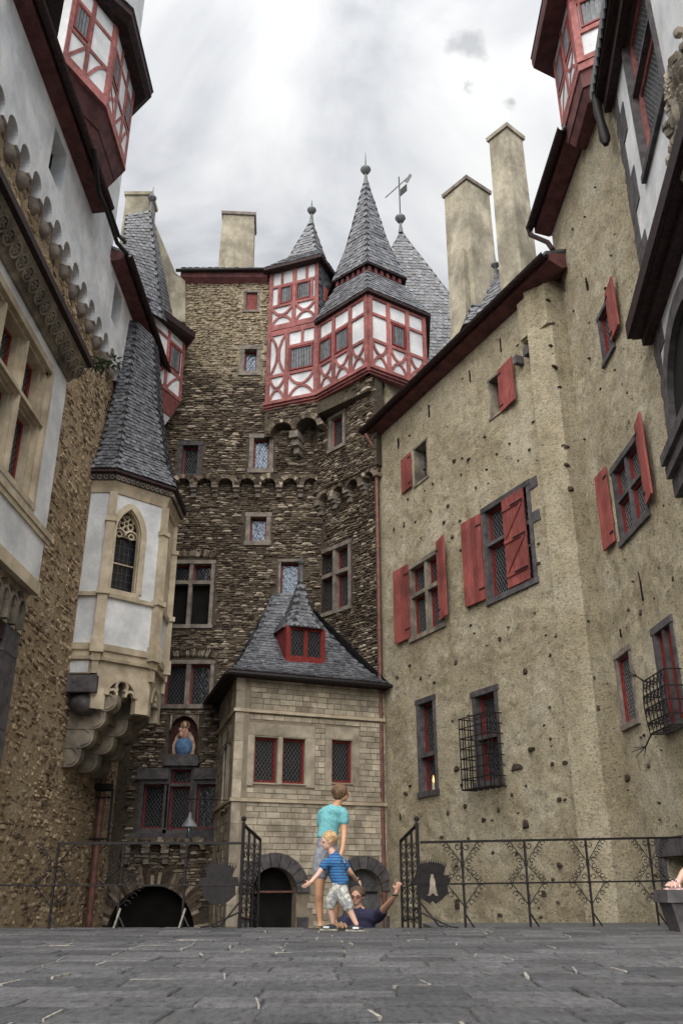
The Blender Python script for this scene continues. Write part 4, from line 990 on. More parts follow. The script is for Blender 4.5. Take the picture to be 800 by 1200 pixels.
for (px, py, w, h) in ((551, 441, 2, 17), (587, 405, 2, 22), (503, 482, 2, 18), (467, 520, 2, 15)):
    u, z = R1.hit(px, py); y_ = R1.P(u, 0, z).y; MB().fbox(R1, u - .012, u + .02, -.02, .035, z - h * y_ / 2000, z + h * y_ / 2000).build('wall_slit', M['dark'], RW)
r_ = random.Random(77); nn = []
for i in range(100): nn.append((r_.uniform(460, 690), r_.uniform(380, 1075), r_.uniform(2, 7), r_.uniform(1.2, 3.2)))
nn = [q for q in nn if not any(wR[k][0] - .15 < R1.hit(q[0], q[1])[0] < wR[k][1] + .35 and wR[k][2] - .15 < R1.hit(q[0], q[1])[1] < wR[k][3] + .15 for k in wR) and 0 < R1.hit(q[0], q[1])[0] < R1.len and R1.hit(q[0], q[1])[1] < 11.9]
exposed(R1, nn, RW)
exposed(Rs, [(642, 352, 9, 3), (648, 380, 10, 4), (650, 430, 11, 4), (657, 455, 12, 5), (664, 524, 12, 5), (664, 545, 10, 5), (669, 574, 13, 7), (676, 602, 13, 8), (684, 661, 13, 7), (688, 700, 9, 6), (690, 728, 13, 7), (696, 795, 8, 6), (700, 830, 9, 8), (645, 405, 7, 3)], RW)
# chimneys and little dormer on its roof
ch = chimney(3.78, 20.4, 1.05, 1.0, 12.5, 19.6, 38, RW, .93)
MB().prism([(2.9, 20.3, 13.2), (3.35, 19.6, 13.2), (3.45, 19.75, 17.1), (3.25, 20.2, 17.1)], (.35, .35, 0)).build('chimney_buttress', M['slatbk'], RW)
chimney(4.42, 17.6, .72, .68, 12.8, 18.9, 40, RW, .90, cap='slatbk')
q0 = W(553, 372, 19.6); 
slate_roof([bil((q0.x - .3, 19.3, q0.z - .45), (q0.x + .55, 19.4, q0.z - .1), (q0.x + .55, 19.9, q0.z + .55), (q0.x + .05, 19.7, q0.z + .55)), bil((q0.x - .42, 20.1, q0.z - .5), (q0.x - .3, 19.3, q0.z - .45), (q0.x + .05, 19.7, q0.z + .55), (q0.x + .04, 20.3, q0.z + .55))], RW, .12, .16, 'dormer_roof', seed=50)
MB().prism([(q0.x - .25, 19.34, q0.z - .48), (q0.x + .5, 19.45, q0.z - .12), (q0.x + .5, 19.45, q0.z - .8), (q0.x - .25, 19.34, q0.z - .8)], (0, .5, 0)).build('dormer_window', M['dark'], RW)
q1 = W(588, 322, 19.0); slate_roof([bil((q1.x - .9, 18.9, 14.0), (q1.x + .9, 17.9, 14.0), (q1.x + .5, 18.3, 17.0), (q1.x - .0, 18.9, 15.9))], RW, .14, .16, 'roof', seed=51)
finial(tuple(W(582, 333, 18.9)), 1.0, RW, .12)
# drainpipe at the inner corner
dp = MB(); dp.tube([R1.P(-.15, .45, 12.35), R1.P(-.12, .16, 11.9), R1.P(-.12, .12, 11.5), R1.P(-.12, .12, -1.95)], .06, 10); DP = dp.build('drainpipe', M['pipe'], RW, smooth=True)
for z in (11.2, 8.9, 6.6, 4.4, 2.2, .2): MB().lathe(tuple(R1.P(-.12, .12, z)), [(.075, 0), (.075, .06)], 10).build('pipe_clip', M['pipe'], DP)

# ================================================================ right wing, near part
NW = thing('near_wing', 'near beige plastered wing set back behind the corner with shuttered windows and a basket grille', 'house', (4.8, 13, -2))
R2 = Fr((4.75, 15.6), (4.90, 9.0)); ZN = 14.0
wN = {'g': RQ(R2, (700, 371), (712, 352), (721, 402), (708, 435)), 'h': RQ(R2, (717, 550), (745, 508), (763, 600), (727, 645)),
      'i': RQ(R2, (719, 770), (737, 754), (750, 845), (731, 858)), 'j': RQ(R2, (766, 735), (789, 720), (803, 850), (778, 862))}
uD0 = R2.hit(778, 1030)[0] + .18; hDr = (uD0, uD0 + 1.1, -.015, R2.hit(790, 998)[1] - .0)
wallgrid(R2, 0, R2.len, -2, ZN, list(wN.values()) + [hDr], NW, 'wall', M['beige'], .4, rough=.055)
window(R2, wN['g'], NW, fm='basalt', fw=.07, depth=.10); window(R2, wN['h'], NW, fm='basalt', fw=.10, cols=2, rows=(1.3, 1), depth=.11, mull=.08)
window(R2, wN['i'], NW, fm='framestone', fw=.09, depth=.09, sw=.05); window(R2, wN['j'], NW, fm='basalt', fw=.10, cols=2, depth=.11)
shutter(R2, *RQ(R2, (711, 350), (721, 322), (731, 375), (721, 402)), NW, 'l', 5)
shutter(R2, *RQ(R2, (701, 561), (711, 548), (724, 633), (713, 646)), NW, 'r', 4)
shutter(R2, *RQ(R2, (745, 505), (756, 482), (775, 573), (763, 592)), NW, 'l', 10)
jb = MB(); jb.fbox(R2, hDr[0] - .22, hDr[0] - .001, -.2, .05, -.01, hDr[3] - .07); jb.fbox(R2, hDr[0] - .24, hDr[1] + .2, -.2, .06, hDr[3] - .06, hDr[3] + .20); jb.build('door_frame', M['basalt'], NW)
MB().fbox(R2, *hDr[:2], -.39, -.35, hDr[2], hDr[3]).build('door_fill', M['dark'], NW)  # near-black sheet in the opening: shade of the doorway put into its colour
exposed(R2, [(716, 855, 14, 10), (751, 718, 4, 8), (737, 715, 3, 5), (686, 945, 16, 13), (706, 922, 13, 5), (692, 937, 12, 7), (658, 940, 5, 5), (760, 898, 6, 6), (735, 912, 14, 9), (790, 678, 8, 8), (738, 494, 4, 6), (708, 800, 4, 4), (671, 268, 3, 6), (662, 340, 3, 6), (735, 735, 3, 3), (730, 450, 3, 3), (690, 420, 4, 3)], NW)
r_ = random.Random(78); nn = []
for i in range(90): nn.append((r_.uniform(660, 800), r_.uniform(200, 1060), r_.uniform(2, 5), r_.uniform(1.5, 3)))
nn = [q for q in nn if .5 < R2.hit(q[0], q[1])[0] < 3.9 and not any(wN[k][0] - .2 < R2.hit(q[0], q[1])[0] < wN[k][1] + .3 and wN[k][2] - .2 < R2.hit(q[0], q[1])[1] < wN[k][3] + .2 for k in wN)]
exposed(R2, nn, NW)
for (px, py, h) in ((688, 333, 24), (752, 687, 40), (728, 742, 12)):
    u, z = R2.hit(px, py); MB().fbox(R2, u - .010, u + .012, -.02, .035, z - h * .006, z + h * .006).build('wall_crack', M['dark'], NW)
eave(R2, -.15, 2.75, 14.25, .34, NW, drop=.2, gut='eave')
MB().tube([R2.P(-.1, .5, 14.3), R2.P(-.15, .45, 14.1), R2.P(.25, .2, 13.55), R2.P(.3, .12, 13.3)], .055, 8).build('drainpipe', M['eave'], NW, smooth=True)
MB().box8([(5.16, 15.5, -2), (5.31, 9, -2), (9, 9, -2), (9, 15.5, -2), (5.16, 15.5, 14), (5.32, 9, 14), (9, 9, 16), (9, 15.5, 16)]).build('wall', M['beige'], NW)
# wrought basket grille
j = wN['j']; z0, z1 = j[2] + .0, j[2] + .78; ua, ub = j[0] - .02, j[1] + .05; mb = MB(); dpt = .30
prof = lambda t: dpt * (.8 + .12 * math.sin(math.pi * t))
for i in range(7): u = ua + (ub - ua) * i / 6; mb.tube([R2.P(u, 0, z0)] + [R2.P(u, prof(t / 5), z0 + (z1 - z0) * t / 5) for t in range(6)], .010, 5)
for q in (0, .2, .45, .7, 1): mb.tube([R2.P(ua, 0, z0 + (z1 - z0) * q), R2.P(ua, prof(q), z0 + (z1 - z0) * q), R2.P(ub, prof(q), z0 + (z1 - z0) * q), R2.P(ub, 0, z0 + (z1 - z0) * q)], .012, 5)
for i in range(6):
    for k in range(4):
        cu_ = ua + (ub - ua) * (i + .5) / 6; cz_ = z0 + (z1 - z0) * (k + .5) / 4; rr = .06
        mb.tube([R2.P(cu_ + rr * (1 - a_ / 18) * math.cos(a_ * .7 + k), prof((k + .5) / 4), cz_ + rr * 1.3 * (1 - a_ / 18) * math.sin(a_ * .7 + k)) for a_ in range(14)], .007, 4, False)
for w_, zz in ((.1, z1), (.1, z0)):
    for sgn in (-1,):
        for k in range(5):
            an = k * .45 - .9 + (0 if zz == z1 else math.pi * .0); c0 = R2.P(ua - .05, dpt * .8, zz)
            mb.tube([R2.P(ua, dpt * .75, zz), R2.P(ua - .14, dpt * .95, zz + (.12 if zz == z1 else -.16)), R2.P(ua - .30, dpt + .15 * math.cos(an * 2), zz + (.18 if zz == z1 else -.22) + .09 * math.sin(an * 2))], [.014, .010, .004], 5)
mb.build('basket_grille', M['iron'], NW)
# half-timbered turret high on the near wing
Q0, Q1, Q2 = (4.45, 13.05), (4.40, 11.6), (5.3, 11.05)
O1 = Fr(Q0, Q1); O2 = Fr(Q1, Q2); zo0, zo1 = 14.5, 16.6
timber(O1, NW, zo0, zo1, [0, .72, O1.len], [(0, O1.len, zo0 + .06, .12), (0, O1.len, 15.25, .1), (0, O1.len, 16.05, .09)], [(.12, .66, 14.6, 15.2, 'q'), (.8, 1.3, 14.6, 15.2, 'x')], [(.14, .62, 15.32, 15.98), (.82, 1.28, 15.32, 15.98)], pr=.025, pw=.10)
timber(O2, NW, zo0, zo1, [0, O2.len], [(0, O2.len, zo0 + .06, .12), (0, O2.len, 15.25, .1), (0, O2.len, 16.05, .09)], [], [(.16, .85, 15.32, 16.0)])
def loft(polys, name, mat, parent):
    mb = MB(); n = len(polys[0][0])
    for pts, z in polys: mb.v += [Vector((x, y, z)) for x, y in pts]
    for k in range(len(polys) - 1):
        for i in range(n): mb.f.append((k * n + i, k * n + (i + 1) % n, (k + 1) * n + (i + 1) % n, (k + 1) * n + i))
    mb.f.append(tuple(range(n))); mb.f.append(tuple(range(len(mb.v) - 1, len(mb.v) - 1 - n, -1)))
    return mb.build(name, M[mat], parent)
pq = [(4.9, 13.2), Q0, Q1, Q2, (5.6, 11.2), (5.6, 13.2)]; cq = (4.95, 12.4)
loft([(off(pq, cq, 1.03), 14.5), (off(pq, cq, 1.03), 14.32)], 'sole_plate', 'red', NW); loft([(off(pq, cq, .98), 14.31), (off(pq, cq, .92), 14.0)], 'corbel_base', 'soffit', NW); loft([(off(pq, cq, .88), 13.99), (off(pq, cq, .72), 13.78)], 'corbel_base', 'soffit', NW)
for b in (): MB().box8([(b[0] + .35, b[1] - .12, 12.9), (b[0] + .45, b[1] - .12, 12.9), (b[0] + .45, b[1] + .12, 12.9), (b[0] + .35, b[1] + .12, 12.9), (b[0] - .05, b[1] - .12, 13.9), (b[0] + .45, b[1] - .12, 13.9), (b[0] + .45, b[1] + .12, 13.9), (b[0] - .05, b[1] + .12, 13.9)]).build('bracket', M['soffit'], NW)
pe = [(4.8, 13.6), (4.03, 13.2), (3.98, 11.45), (5.3, 10.6), (6, 10.8), (6, 13.6)]
loft([(off(pe, cq, .98), 16.32), (pe, 16.45), (pe, 16.62)], 'eaves_board', 'soffit', NW); loft([(off(pe, cq, 1.02), 16.63), (off(pe, cq, .1), 20.5)], 'turret_roof', 'slate', NW)

# ================================================================ white house at the right edge
WH = thing('white_house', 'white plastered house with dark quoins and a carved coat of arms at the right edge', 'house', (4.8, 9.5, -2))
R3 = Fr((4.85, 11.40), (4.85 - .143 * 6, 11.40 - .99 * 6)); z3 = 5.75
hW = RQ(R3, (735, 60), (752, 0), (800, 60), (757, 213)); uw = R3.hit(757, 212)
wz0 = R3.hit(757, 205)[1]; u_r = R3.hit(757, 205)[0]
w3 = (.62, 1.05 + .9, 9.45, 12.4)
w3 = (R3.hit(757, 213)[0], R3.hit(757, 213)[0] + 1.7, R3.hit(757, 213)[1], R3.hit(728, 62)[1])
ag = (R3.hit(783, 420)[0] - .25, R3.hit(783, 420)[0] + 2.4, z3 + .35, 7.1)
wallgrid(R3, 0, 6, z3, 13.75, [w3], WH, 'wall', M['white'], .35)
MB().box8([(4.86, 11.39, z3), (5.3, 11.39, z3), (5.3, 5, z3), (4.3, 5.4, z3), (4.86, 11.39, 13.7), (5.3, 11.39, 13.7), (5.3, 5, 13.7), (4.3, 5.4, 13.7)]).build('wall', M['white'], WH) if False else None
window(R3, w3, WH, fm='basalt', fw=.11, cols=1, rows=(1.4, 1), depth=.13, proud=.04, mull=.06, sash='red', sw=.11)
z = z3; k = 0
while z < 13.3:
    h = .62 + (k % 3) * .08; wq = .62 if k % 2 else .30
    mb = MB(); mb.fbox(R3, -.02, wq, -.1, .018, z, z + h - .01); mb.build('quoin', M['basalt'], WH); z += h; k += 1
# big round-arched frame low on the wall
ca = R3.hit(800, 340)[0]; uA = R3.hit(776, 400)[0]; zA0 = z3 + .5; wA = 2.6; rA3 = wA / 2
mb = MB(); pts = [(uA, zA0)] + [(uA + rA3 - rA3 * math.cos(math.pi * k / 14), 6.55 + rA3 * .85 * math.sin(math.pi * k / 14)) for k in range(15)] + [(uA + wA, zA0)]
mb.strip(R3, pts, .26, .0, .12); mb.build('arch_frame', M['basalt'], WH)
MB().fpoly(R3, [(u + 0, z) for u, z in [(uA + .13, zA0)] + [(uA + rA3 - (rA3 - .13) * math.cos(math.pi * k / 14), 6.55 + (rA3 * .85 - .13) * math.sin(math.pi * k / 14)) for k in range(15)] + [(uA + wA - .13, zA0)]], .004, .03).build('arch_opening', M['dark'], WH)
for (a, b, c, w_) in ((-.1, z3 + .36, z3 + .52, .16), (-.05, z3 + .2, z3 + .355, .26), (.0, z3 + .02, z3 + .195, .20), (.05, z3 - .25, z3 + .015, .12)):
    MB().fbox(R3, uA - .25 - a, uA + 3, -.05, w_, b, c).build('console_moulding', M['basalt'], WH)
ue_, ze_ = R3.hit(737, 400, w=.34); mb = MB(); mb.fbox(R3, ue_, 6, -.1, .30, ze_ + .02, ze_ + .22); mb.fbox(R3, ue_ + .02, 6, .0, .16, ze_ - .12, ze_ + .015); mb.fbox(R3, ue_, 6, .30, .37, ze_ + .04, ze_ + .30); mb.build('porch_eave', M['eave'], WH)
mb = MB(); mb.fbox(R3, -.1, 6, -.1, .30, 13.45, 13.62); mb.fbox(R3, -.1, 6, .0, .16, 13.2, 13.445); mb.build('eaves_board', M['eave'], WH)
mb = MB(); 
for i in range(34):
    u = -.1 + i * .18; mb.fpoly(R3, [(u, 13.75), (u + .17, 13.75), (u + .17, 13.58), (u + .085, 13.46), (u, 13.58)], .33, .36)
mb.build('verge_slates', M['zinc'], WH); MB().fbox(R3, -.15, 6, -.2, .32, 13.63, 13.9).build('roof_edge', M['slate'], WH)
MB().tube([R3.P(.0, .28, 13.6), R3.P(-.02, .28, 13.2), R3.P(-.02, .26, 12.95), R3.P(.0, .24, 12.5), R3.P(.02, .24, 12.35)], [.07, .085, .07, .10, .05], 10).build('pipe_spout', M['iron'], WH, smooth=True)
# carved arms
cu_, cz_ = R3.hit(800, 125, w=.2); r_ = random.Random(4); mb = MB()
cz_ -= .12
mb.fpoly(R3, [(cu_ + .75 * math.cos(a_ * .35) , cz_ + .95 * math.sin(a_ * .35)) for a_ in range(18)], 0, .16)
for i in range(150):
    an = r_.uniform(0, 6.28); q = r_.uniform(.1, 1); p0 = R3.P(cu_ + .78 * q * math.cos(an), .16, cz_ + 1.0 * q * math.sin(an)); da = an + r_.uniform(.8, 2.2)
    pts = [p0 + (R3.d * math.cos(da + t * .55) + Vector((0, 0, math.sin(da + t * .55)))) * .07 * t + R3.n * (.05 * math.sin(t)) for t in range(5)]
    mb.tube(pts, [.075, .085, .07, .05, .02], 6)
mb.ball(R3.P(cu_ - .05, .14, cz_ + .1), .2, .14, .3)
for i_ in range(60):
    an = r_.uniform(0, 6.28); q = r_.uniform(.3, 1.15); mb.ball(R3.P(cu_ + .8 * q * math.cos(an), .15, cz_ + 1.05 * q * math.sin(an)), r_.uniform(.04, .09), None, None, 6, 4)
mb.build('carved_arms', M['sandd'], WH, smooth=True)

# ================================================================ left wing (rubble below, white above)
LW = thing('left_wing', 'left wing of ochre rubble with white plastered upper storey on little arches', 'house', (-6, 16, -2))
L = Fr((-6.0, 8.0), (-6.0, 24.35)); ZL = 12.62
wallgrid(L, 0, L.len, -2, ZL + .5, [], LW, 'wall', M['lmortar'], .4, rough=.03)
def keepL(u, z):
    p = proj(L.P(u, 0, z)); 
    if not (-60 < p[0] < 860 and -60 < p[1] < 1130): return False
    Y = u + 8
    if Y < 17.6 and z < 9.2 and z > 5.2 and 6.0 * .97 / Y > .372 * 1.12: return False
    return True
itL = rubble(L, 0, L.len, -1.9, ZL + .1, [(11.0, 14.4, 5.4, 9.2)], (.05, .13), (.08, .34), (.0, .028), 17, lambda u, z: keepL(u, z) and math.sin(u * 91.7 + z * 57.3) > -.25, .22)
pieces_out(itL, meshes_for('lstone'), 'stone', 'rubble_stones', M['lstone'], LW, 300)
U = Fr((-5.80, 8.0), (-5.80, 24.1)); ZU = 14.95
s1 = U.rect([(54, 150), (76, 180), (67, 232), (52, 200)]); s1 = (5.15, 5.95, 13.55, 14.65); s2 = (10.2, 10.95, 13.6, 14.75)
# little arches: corbels and white arched course
sp = .66; U0 = 2.2; nA = 13; zc = 12.62
mbs = MB()
for i in range(-3, nA):
    u = U0 + .95 + sp * i; ra = .235
    k = MB(); k.lathe((-6.0, 8.0 + u, zc - .22), [(.03, -.05), (.12, 0), (.17, .08), (.17, .25)], 10); k.build('corbel', M['framestone'], LW, smooth=True)
    a = MB(); c = u + sp / 2
    a.fbox(U, u - .001, c - ra, -.2, 0, zc + .03, zc + .6); a.fbox(U, c + ra, u + sp + .001, -.2, 0, zc + .03, zc + .6)
    arch_fill(a, U, c - ra, c + ra, zc + .16, zc + .6, -.2, 0, n=10); a.build('arch_course', M['white'], LW)
wallgrid(U, 0, U.len, zc + .6, ZU, [s1, s2], LW, 'wall', M['white'], .5)
for s in (s1, s2): MB().fbox(U, s[0] + .25, s[1], -.49, -.3, s[2], s[3]).build('window', M['dark'], LW)
eave(U, 2.0, 7.9, 15.0, .30, LW, drop=.14, mat='soffit', gut='eave', back=3, pitch=.9)
eave(U, 9.6, 15.35, 15.05, .34, LW, drop=.16, mat='soffit', gut='eave', back=2.2, pitch=.6)
MB().box(-9.5, -5.82, 15.2, 17.7, 14.9, 27).build('tall_block', M['white'], LW)
dpp = MB().tube([(-5.3, 14.1, 15.0), (-5.3, 14.3, 14.75), (-5.38, 14.9, 14.6), (-5.46, 15.8, 14.9), (-5.50, 17.0, 14.95), (-5.4, 17.6, 15.1)], .055, 8).build('drainpipe', M['iron'], LW, smooth=True)
mb = MB().tube([W(84, 85, 13.9), W(74, 92, 14.0), W(78, 112, 14.1), W(90, 150, 14.6), W(110, 195, 15.4), W(130, 250, 16.8), W(139, 276, 17.5), W(148, 284, 17.6)], .05, 8); mb.build('drainpipe', M['iron'], LW, smooth=True)
# half-timbered turret on the left wing
P0, P1_, P2_, P3_ = (-5.80, 12.9), (-5.2, 14.1), (-5.2, 15.9), (-5.8, 16.5)
A1 = Fr(P0, P1_); A2 = Fr(P1_, P2_); za, zb = 16.35, 18.95
timber(A1, LW, za, zb, [0, .62, A1.len], [(0, A1.len, za + .07, .14), (0, A1.len, 17.25, .1), (0, A1.len, 18.2, .1)], [(.12, .56, 16.5, 17.2, 'd'), (.70, 1.2, 16.5, 17.2, 'q')], [(.12, .56, 17.35, 18.1)], pr=.03, pw=.11)
timber(A2, LW, za, zb, [0, .62, 1.2, A2.len], [(0, A2.len, za + .07, .14), (0, A2.len, 17.25, .1), (0, A2.len, 18.2, .1)], [(.12, .56, 16.5, 17.2, 'x'), (1.28, 1.68, 16.5, 17.2, 'q'), (.7, 1.15, 16.5, 17.2, 'd')], [(.12, .55, 17.35, 18.12), (1.27, 1.68, 17.35, 18.12)], pr=.03, pw=.11)
pa = [(-6.6, 12.6), P0, P1_, P2_, P3_, (-6.6, 16.6)]; ca_ = (-6.0, 15.2)
loft([(off(pa, ca_, 1.03), 16.36), (off(pa, ca_, 1.04), 16.2)], 'sole_plate', 'red', LW); loft([(off(pa, ca_, .98), 16.19), (off(pa, ca_, .82), 15.75)], 'corbel_base', 'soffit', LW)
loft([(off(pa, ca_, .8), 15.74), (off(pa, ca_, .55), 15.1)], 'corbel_base', 'soffit', LW)
po = [(-7, 12.2), (-6.0, 12.35), (-4.82, 13.9), (-4.82, 16.15), (-5.8, 17.1), (-7, 17.1)]
loft([(off(po, ca_, .9), 18.72), (po, 18.85), (po, 19.05)], 'eaves_board', 'eave', LW); loft([(off(po, ca_, 1.03), 19.06), (off(po, ca_, .1), 22)], 'turret_roof', 'slate', LW)
slate_roof([bil((-7.6, 11.2, 15.2), (-7.0, 14.2, 15.2), (-7.0, 14.2, 20), (-7.6, 11.2, 20))], LW, .15, .17, 'roof', seed=90)
# far half-timbered turret with pyramid roof
S0, S1_ = (-5.78, 21.96), (-5.03, 23.6); C1 = Fr(S0, S1_); C2 = None
timber(C1, LW, 14.3, 16.6, [0, .95, C1.len], [(0, C1.len, 14.36, .12), (0, C1.len, 15.1, .1), (0, C1.len, 16.1, .1)], [(.3, .9, 14.45, 15.05, 'd'), (1.05, 1.7, 14.45, 15.05, 'q')], [(1.03, 1.6, 15.2, 16.02)], pw=.12, pr=.03)
pc = [(-6.2, 21.7), S0, S1_, (-5.4, 24.1), (-6.2, 24.1)]; cc_ = (-5.9, 23.2)
loft([(off(pc, cc_, .97), 14.3), (off(pc, cc_, .97), 16.5)], 'infill_wall', 'white', LW); loft([(off(pc, cc_, 1.0), 14.29), (off(pc, cc_, .75), 13.7)], 'corbel_base', 'red', LW); loft([(off(pc, cc_, .72), 13.69), (off(pc, cc_, .3), 12.9)], 'corbel_base', 'white', LW)
pe_ = [(-8.6, 21.9), (-6.1, 21.2), (-4.68, 23.4), (-5.1, 24.1), (-8, 24.1)]
loft([(off(pe_, cc_, .9), 16.45), (pe_, 16.55), (pe_, 16.75)], 'eaves_board', 'eave', LW)
ap = (-6.35, 22.7)
rA_, rB_, rC_, rD_ = W(138, 345, 20.9), W(190, 374, 21.9), W(177, 246, 22.4), W(147, 252, 22.1)
slate_roof([bil(rA_, rB_, rC_, rD_), bil(rB_, W(205, 384, 23.4), W(179, 249, 22.7), rC_)], LW, .14, .17, 'steep_roof', seed=95)
loft([(off(pe_, cc_, 1.01), 16.76), (off(pe_, cc_, .6), 17.1)], 'turret_roof', 'slate', LW)
finial((*ap, 21.0), 1.15, LW, .15)
chimney(-6.85, 23.2, .9, .8, 18, 21.9, 0, LW, .95, cap='slatbk')
Fg = Fr((-8, 23.95), (-4, 23.95)); gp = [Fg.hit(*p) for p in ((182, 262), (206, 320), (217, 329), (217, 377), (196, 377), (178, 330))]
MB().fpoly(Fg, gp, -.3, 0).build('gable_wall', M['slatbk'], LW)
# pipe with iron guard at the foot
Fp = Fr((-6, 22.2), (-4, 22.2)); pp = MB(); pa_, pb_ = Fp.hit(125, 880), Fp.hit(122, 1090)
pp.tube([Fp.P(pa_[0], 0, 6.2), Fp.P(pa_[0], .0, -1.95)], .085, 10); PG = pp.build('drainpipe', M['pipe'], LW, smooth=True)
mb = MB(); g0 = Fp.rect([(108, 925), (131, 925), (131, 986), (108, 986)])
for u in (g0[0], g0[1]): mb.tube([Fp.P(u, .12, g0[2]), Fp.P(u, .12, g0[3])], .03, 5)
for z in (g0[2] + .05, g0[3] - .04, g0[3] - .2): mb.tube([Fp.P(g0[0], .12, z), Fp.P(g0[1], .12, z)], .02, 5)
mb.fbox(Fp, g0[0], g0[1], .1, .16, g0[3] - .02, g0[3] + .12); mb.build('pipe_guard', M['iron'], LW)
sh = MB().ball((-5.95, 14.6, 1.6), .04); hk = MB().tube([(-5.95, 14.5, 2.27), (-5.6, 14.5, 2.2), (-5.55, 14.5, 2.32)], .022, 5).build('wall_hook', M['redlac'], LW)

# ================================================================ chapel oriel
OR = thing('chapel_oriel', 'pale sandstone and white chapel oriel with gothic window and steep slate spire', 'oriel', (-5.6, 20.6, 3))
p0, p1, p2, p3, p4 = (-6, 19.0), (-5.45, 19.0), (-4.4, 19.95), (-4.4, 21.3), (-5.4, 22.3)
pO = [p0, p1, p2, p3, p4, (-6, 22.3)]; cO = (-5.9, 20.65)
F1 = Fr(p0, p1); F2 = Fr(p1, p2); F3 = Fr(p2, p3); F4 = Fr(p3, p4)
z_s, z_b, z_t, z_c = 6.62, 5.43, 9.15, 4.75
gw = F2.rect([(134, 600), (164, 602), (160, 702), (134, 700)]); gw = (gw[0] - .09, gw[1] + .09, z_s + .12, 8.9)
loft([(pO, z_b), (pO, z_s)], 'lower_wall', 'white', OR)
MB().fbox(F1, 0, F1.len, -.3, 0, z_s, z_t).build('wall', M['white'], OR); MB().fbox(F3, 0, F3.len, -.3, 0, z_s, z_t).build('wall', M['sand'], OR); MB().fbox(F4, 0, F4.len, 0, .3, z_s, z_t).build('wall', M['white'], OR)
cw = (gw[0] + gw[1]) / 2; rw = (gw[1] - gw[0]) / 2; zsp = gw[3] - rw * 2.05
wallgrid(F2, 0, F2.len, z_s, z_t, [gw], OR, 'wall', M['white'], .3)
def parch(r, n=9, k=1.0):                          # pointed arch outline (left foot -> apex -> right foot), offsets from centre
    R_ = 2 * r * 1.05; pts = []
    amax = math.acos((R_ - r) / R_)
    for i in range(n + 1): a = amax * i / n; pts.append((-(R_ * math.cos(a) - (R_ - r)), R_ * math.sin(a)))
    return pts + [(-x, z) for x, z in pts[-2::-1]]
ho = parch(rw); hz = ho[9][1]; zsp = gw[3] - hz
mb = MB(); ptsL = [(cw + x, zsp + z) for x, z in ho]
for (a, b), (c_, d_) in zip(ptsL, ptsL[1:]):
    mb.box8([F2.P(a, -.3, b), F2.P(c_, -.3, d_), F2.P(c_, .0, d_), F2.P(a, .0, b), F2.P(a, -.3, gw[3] + .001), F2.P(c_, -.3, gw[3] + .001), F2.P(c_, .0, gw[3] + .001), F2.P(a, .0, gw[3] + .001)])
mb.build('arch_spandrel', M['white'], OR)
mb = MB(); full = [(cw - rw, gw[2])] + ptsL + [(cw + rw, gw[2])]
mb.strip(F2, full, .15, -.04, .035); ww = mb.build('gothic_window', M['sand'], OR)
inn = [(cw + (x - cw) * .84, zsp + (z - zsp) * .88 if z > zsp else z) for x, z in full]
MB().strip(F2, inn, .06, -.16, -.03).build('window_moulding', M['sand'], ww)
MB().fbox(F2, gw[0], gw[1], -.29, -.25, gw[2], gw[3]).build('pane', M['glass'], ww)
MB().fbox(F2, gw[0], gw[1], -.2, .06, gw[2] - .12, gw[2] - .0).build('window_sill', M['sand'], ww)
lattice(F2, gw[0] + .1, gw[1] - .1, gw[2], zsp - .1, -.245, M['leaddark'], ww, .12, .16, square=True)
mb = MB(); rr = rw * .80
for zz in (zsp - .02, gw[2] + (zsp - gw[2]) * .5): mb.fbox(F2, cw - rr, cw + rr, -.24, -.20, zz - .015, zz + .015)
for an in range(0, 360, 60): mb.strip(F2, arc(cw + rr * .40 * math.cos(math.radians(an + 30)), zsp + rr * .95 + rr * .42 * math.sin(math.radians(an + 30)), rr * .24, 0, 360, 12), .028, -.22, -.14)
for sg in (-1, 1): mb.strip(F2, arc(cw + sg * rr * .5, zsp - .02, rr * .5, 0, 180, 10), .035, -.22, -.13); mb.strip(F2, arc(cw + sg * rr * .5, zsp + .0, rr * .22, 0, 360, 10), .028, -.22, -.14)
mb.strip(F2, [(cw - .02, zsp + rr * 1.4), (cw, gw[3] - .2)], .03, -.22, -.14); mb.build('tracery', M['sand'], ww)
# pilasters at the corners
for pt, Fa, Fb in ((p1, F1, F2), (p2, F2, F3), (p3, F3, F4)):
    d0 = (Vector((*pt, 0)) - Vector((*cO, 0))).normalized(); g_ = Fr.__new__(Fr); g_.o = Vector((*pt, 0)); g_.n = d0; g_.d = Vector((-d0.y, d0.x, 0)) ; g_.len = 1
    mb = MB()
    for a, b, hw_, pj in ((z_c, z_c + .28, .07, .06), (z_c + .281, z_c + .45, .10, .09), (z_b - .22, z_b + .12, .15, .15), (z_b + .121, z_s - .06, .11, .11), (z_s - .059, z_s + .06, .15, .16), (z_s + .061, 8.35, .10, .10), (8.351, 8.46, .13, .13), (8.461, z_t - .02, .09, .06)):
        mb.fbox(g_, -hw_, hw_, -.16, pj, a, b)
    mb.build('pilaster', M['sand'], OR)
for zz, h, pj in ((z_s, .09, 1.045), (z_b, .14, 1.03), (z_b - .30, .07, 1.05)): loft([(off(pO, cO, pj), zz - h), (off(pO, cO, pj + .01), zz)], 'string_course', 'sand', OR)
loft([(off(pO, cO, 1.0), z_c), (off(pO, cO, 1.0), z_b - .01)], 'lower_wall', 'sand', OR)
MB().fbox(F1, -.0, F1.len - .14, .0, .012, z_c + .02, z_b - .40).build('white_panel', M['white'], OR)
loft([(off(pO, cO, 1.02), 9.12), (off(pO, cO, 1.04), 9.22), (off(pO, cO, 1.085), 9.38)], 'cornice', 'sand', OR)
loft([(off(pO, cO, 1.09), 9.39), (off(pO, cO, 1.135), 9.52)], 'carved_frieze', 'basalt', OR)
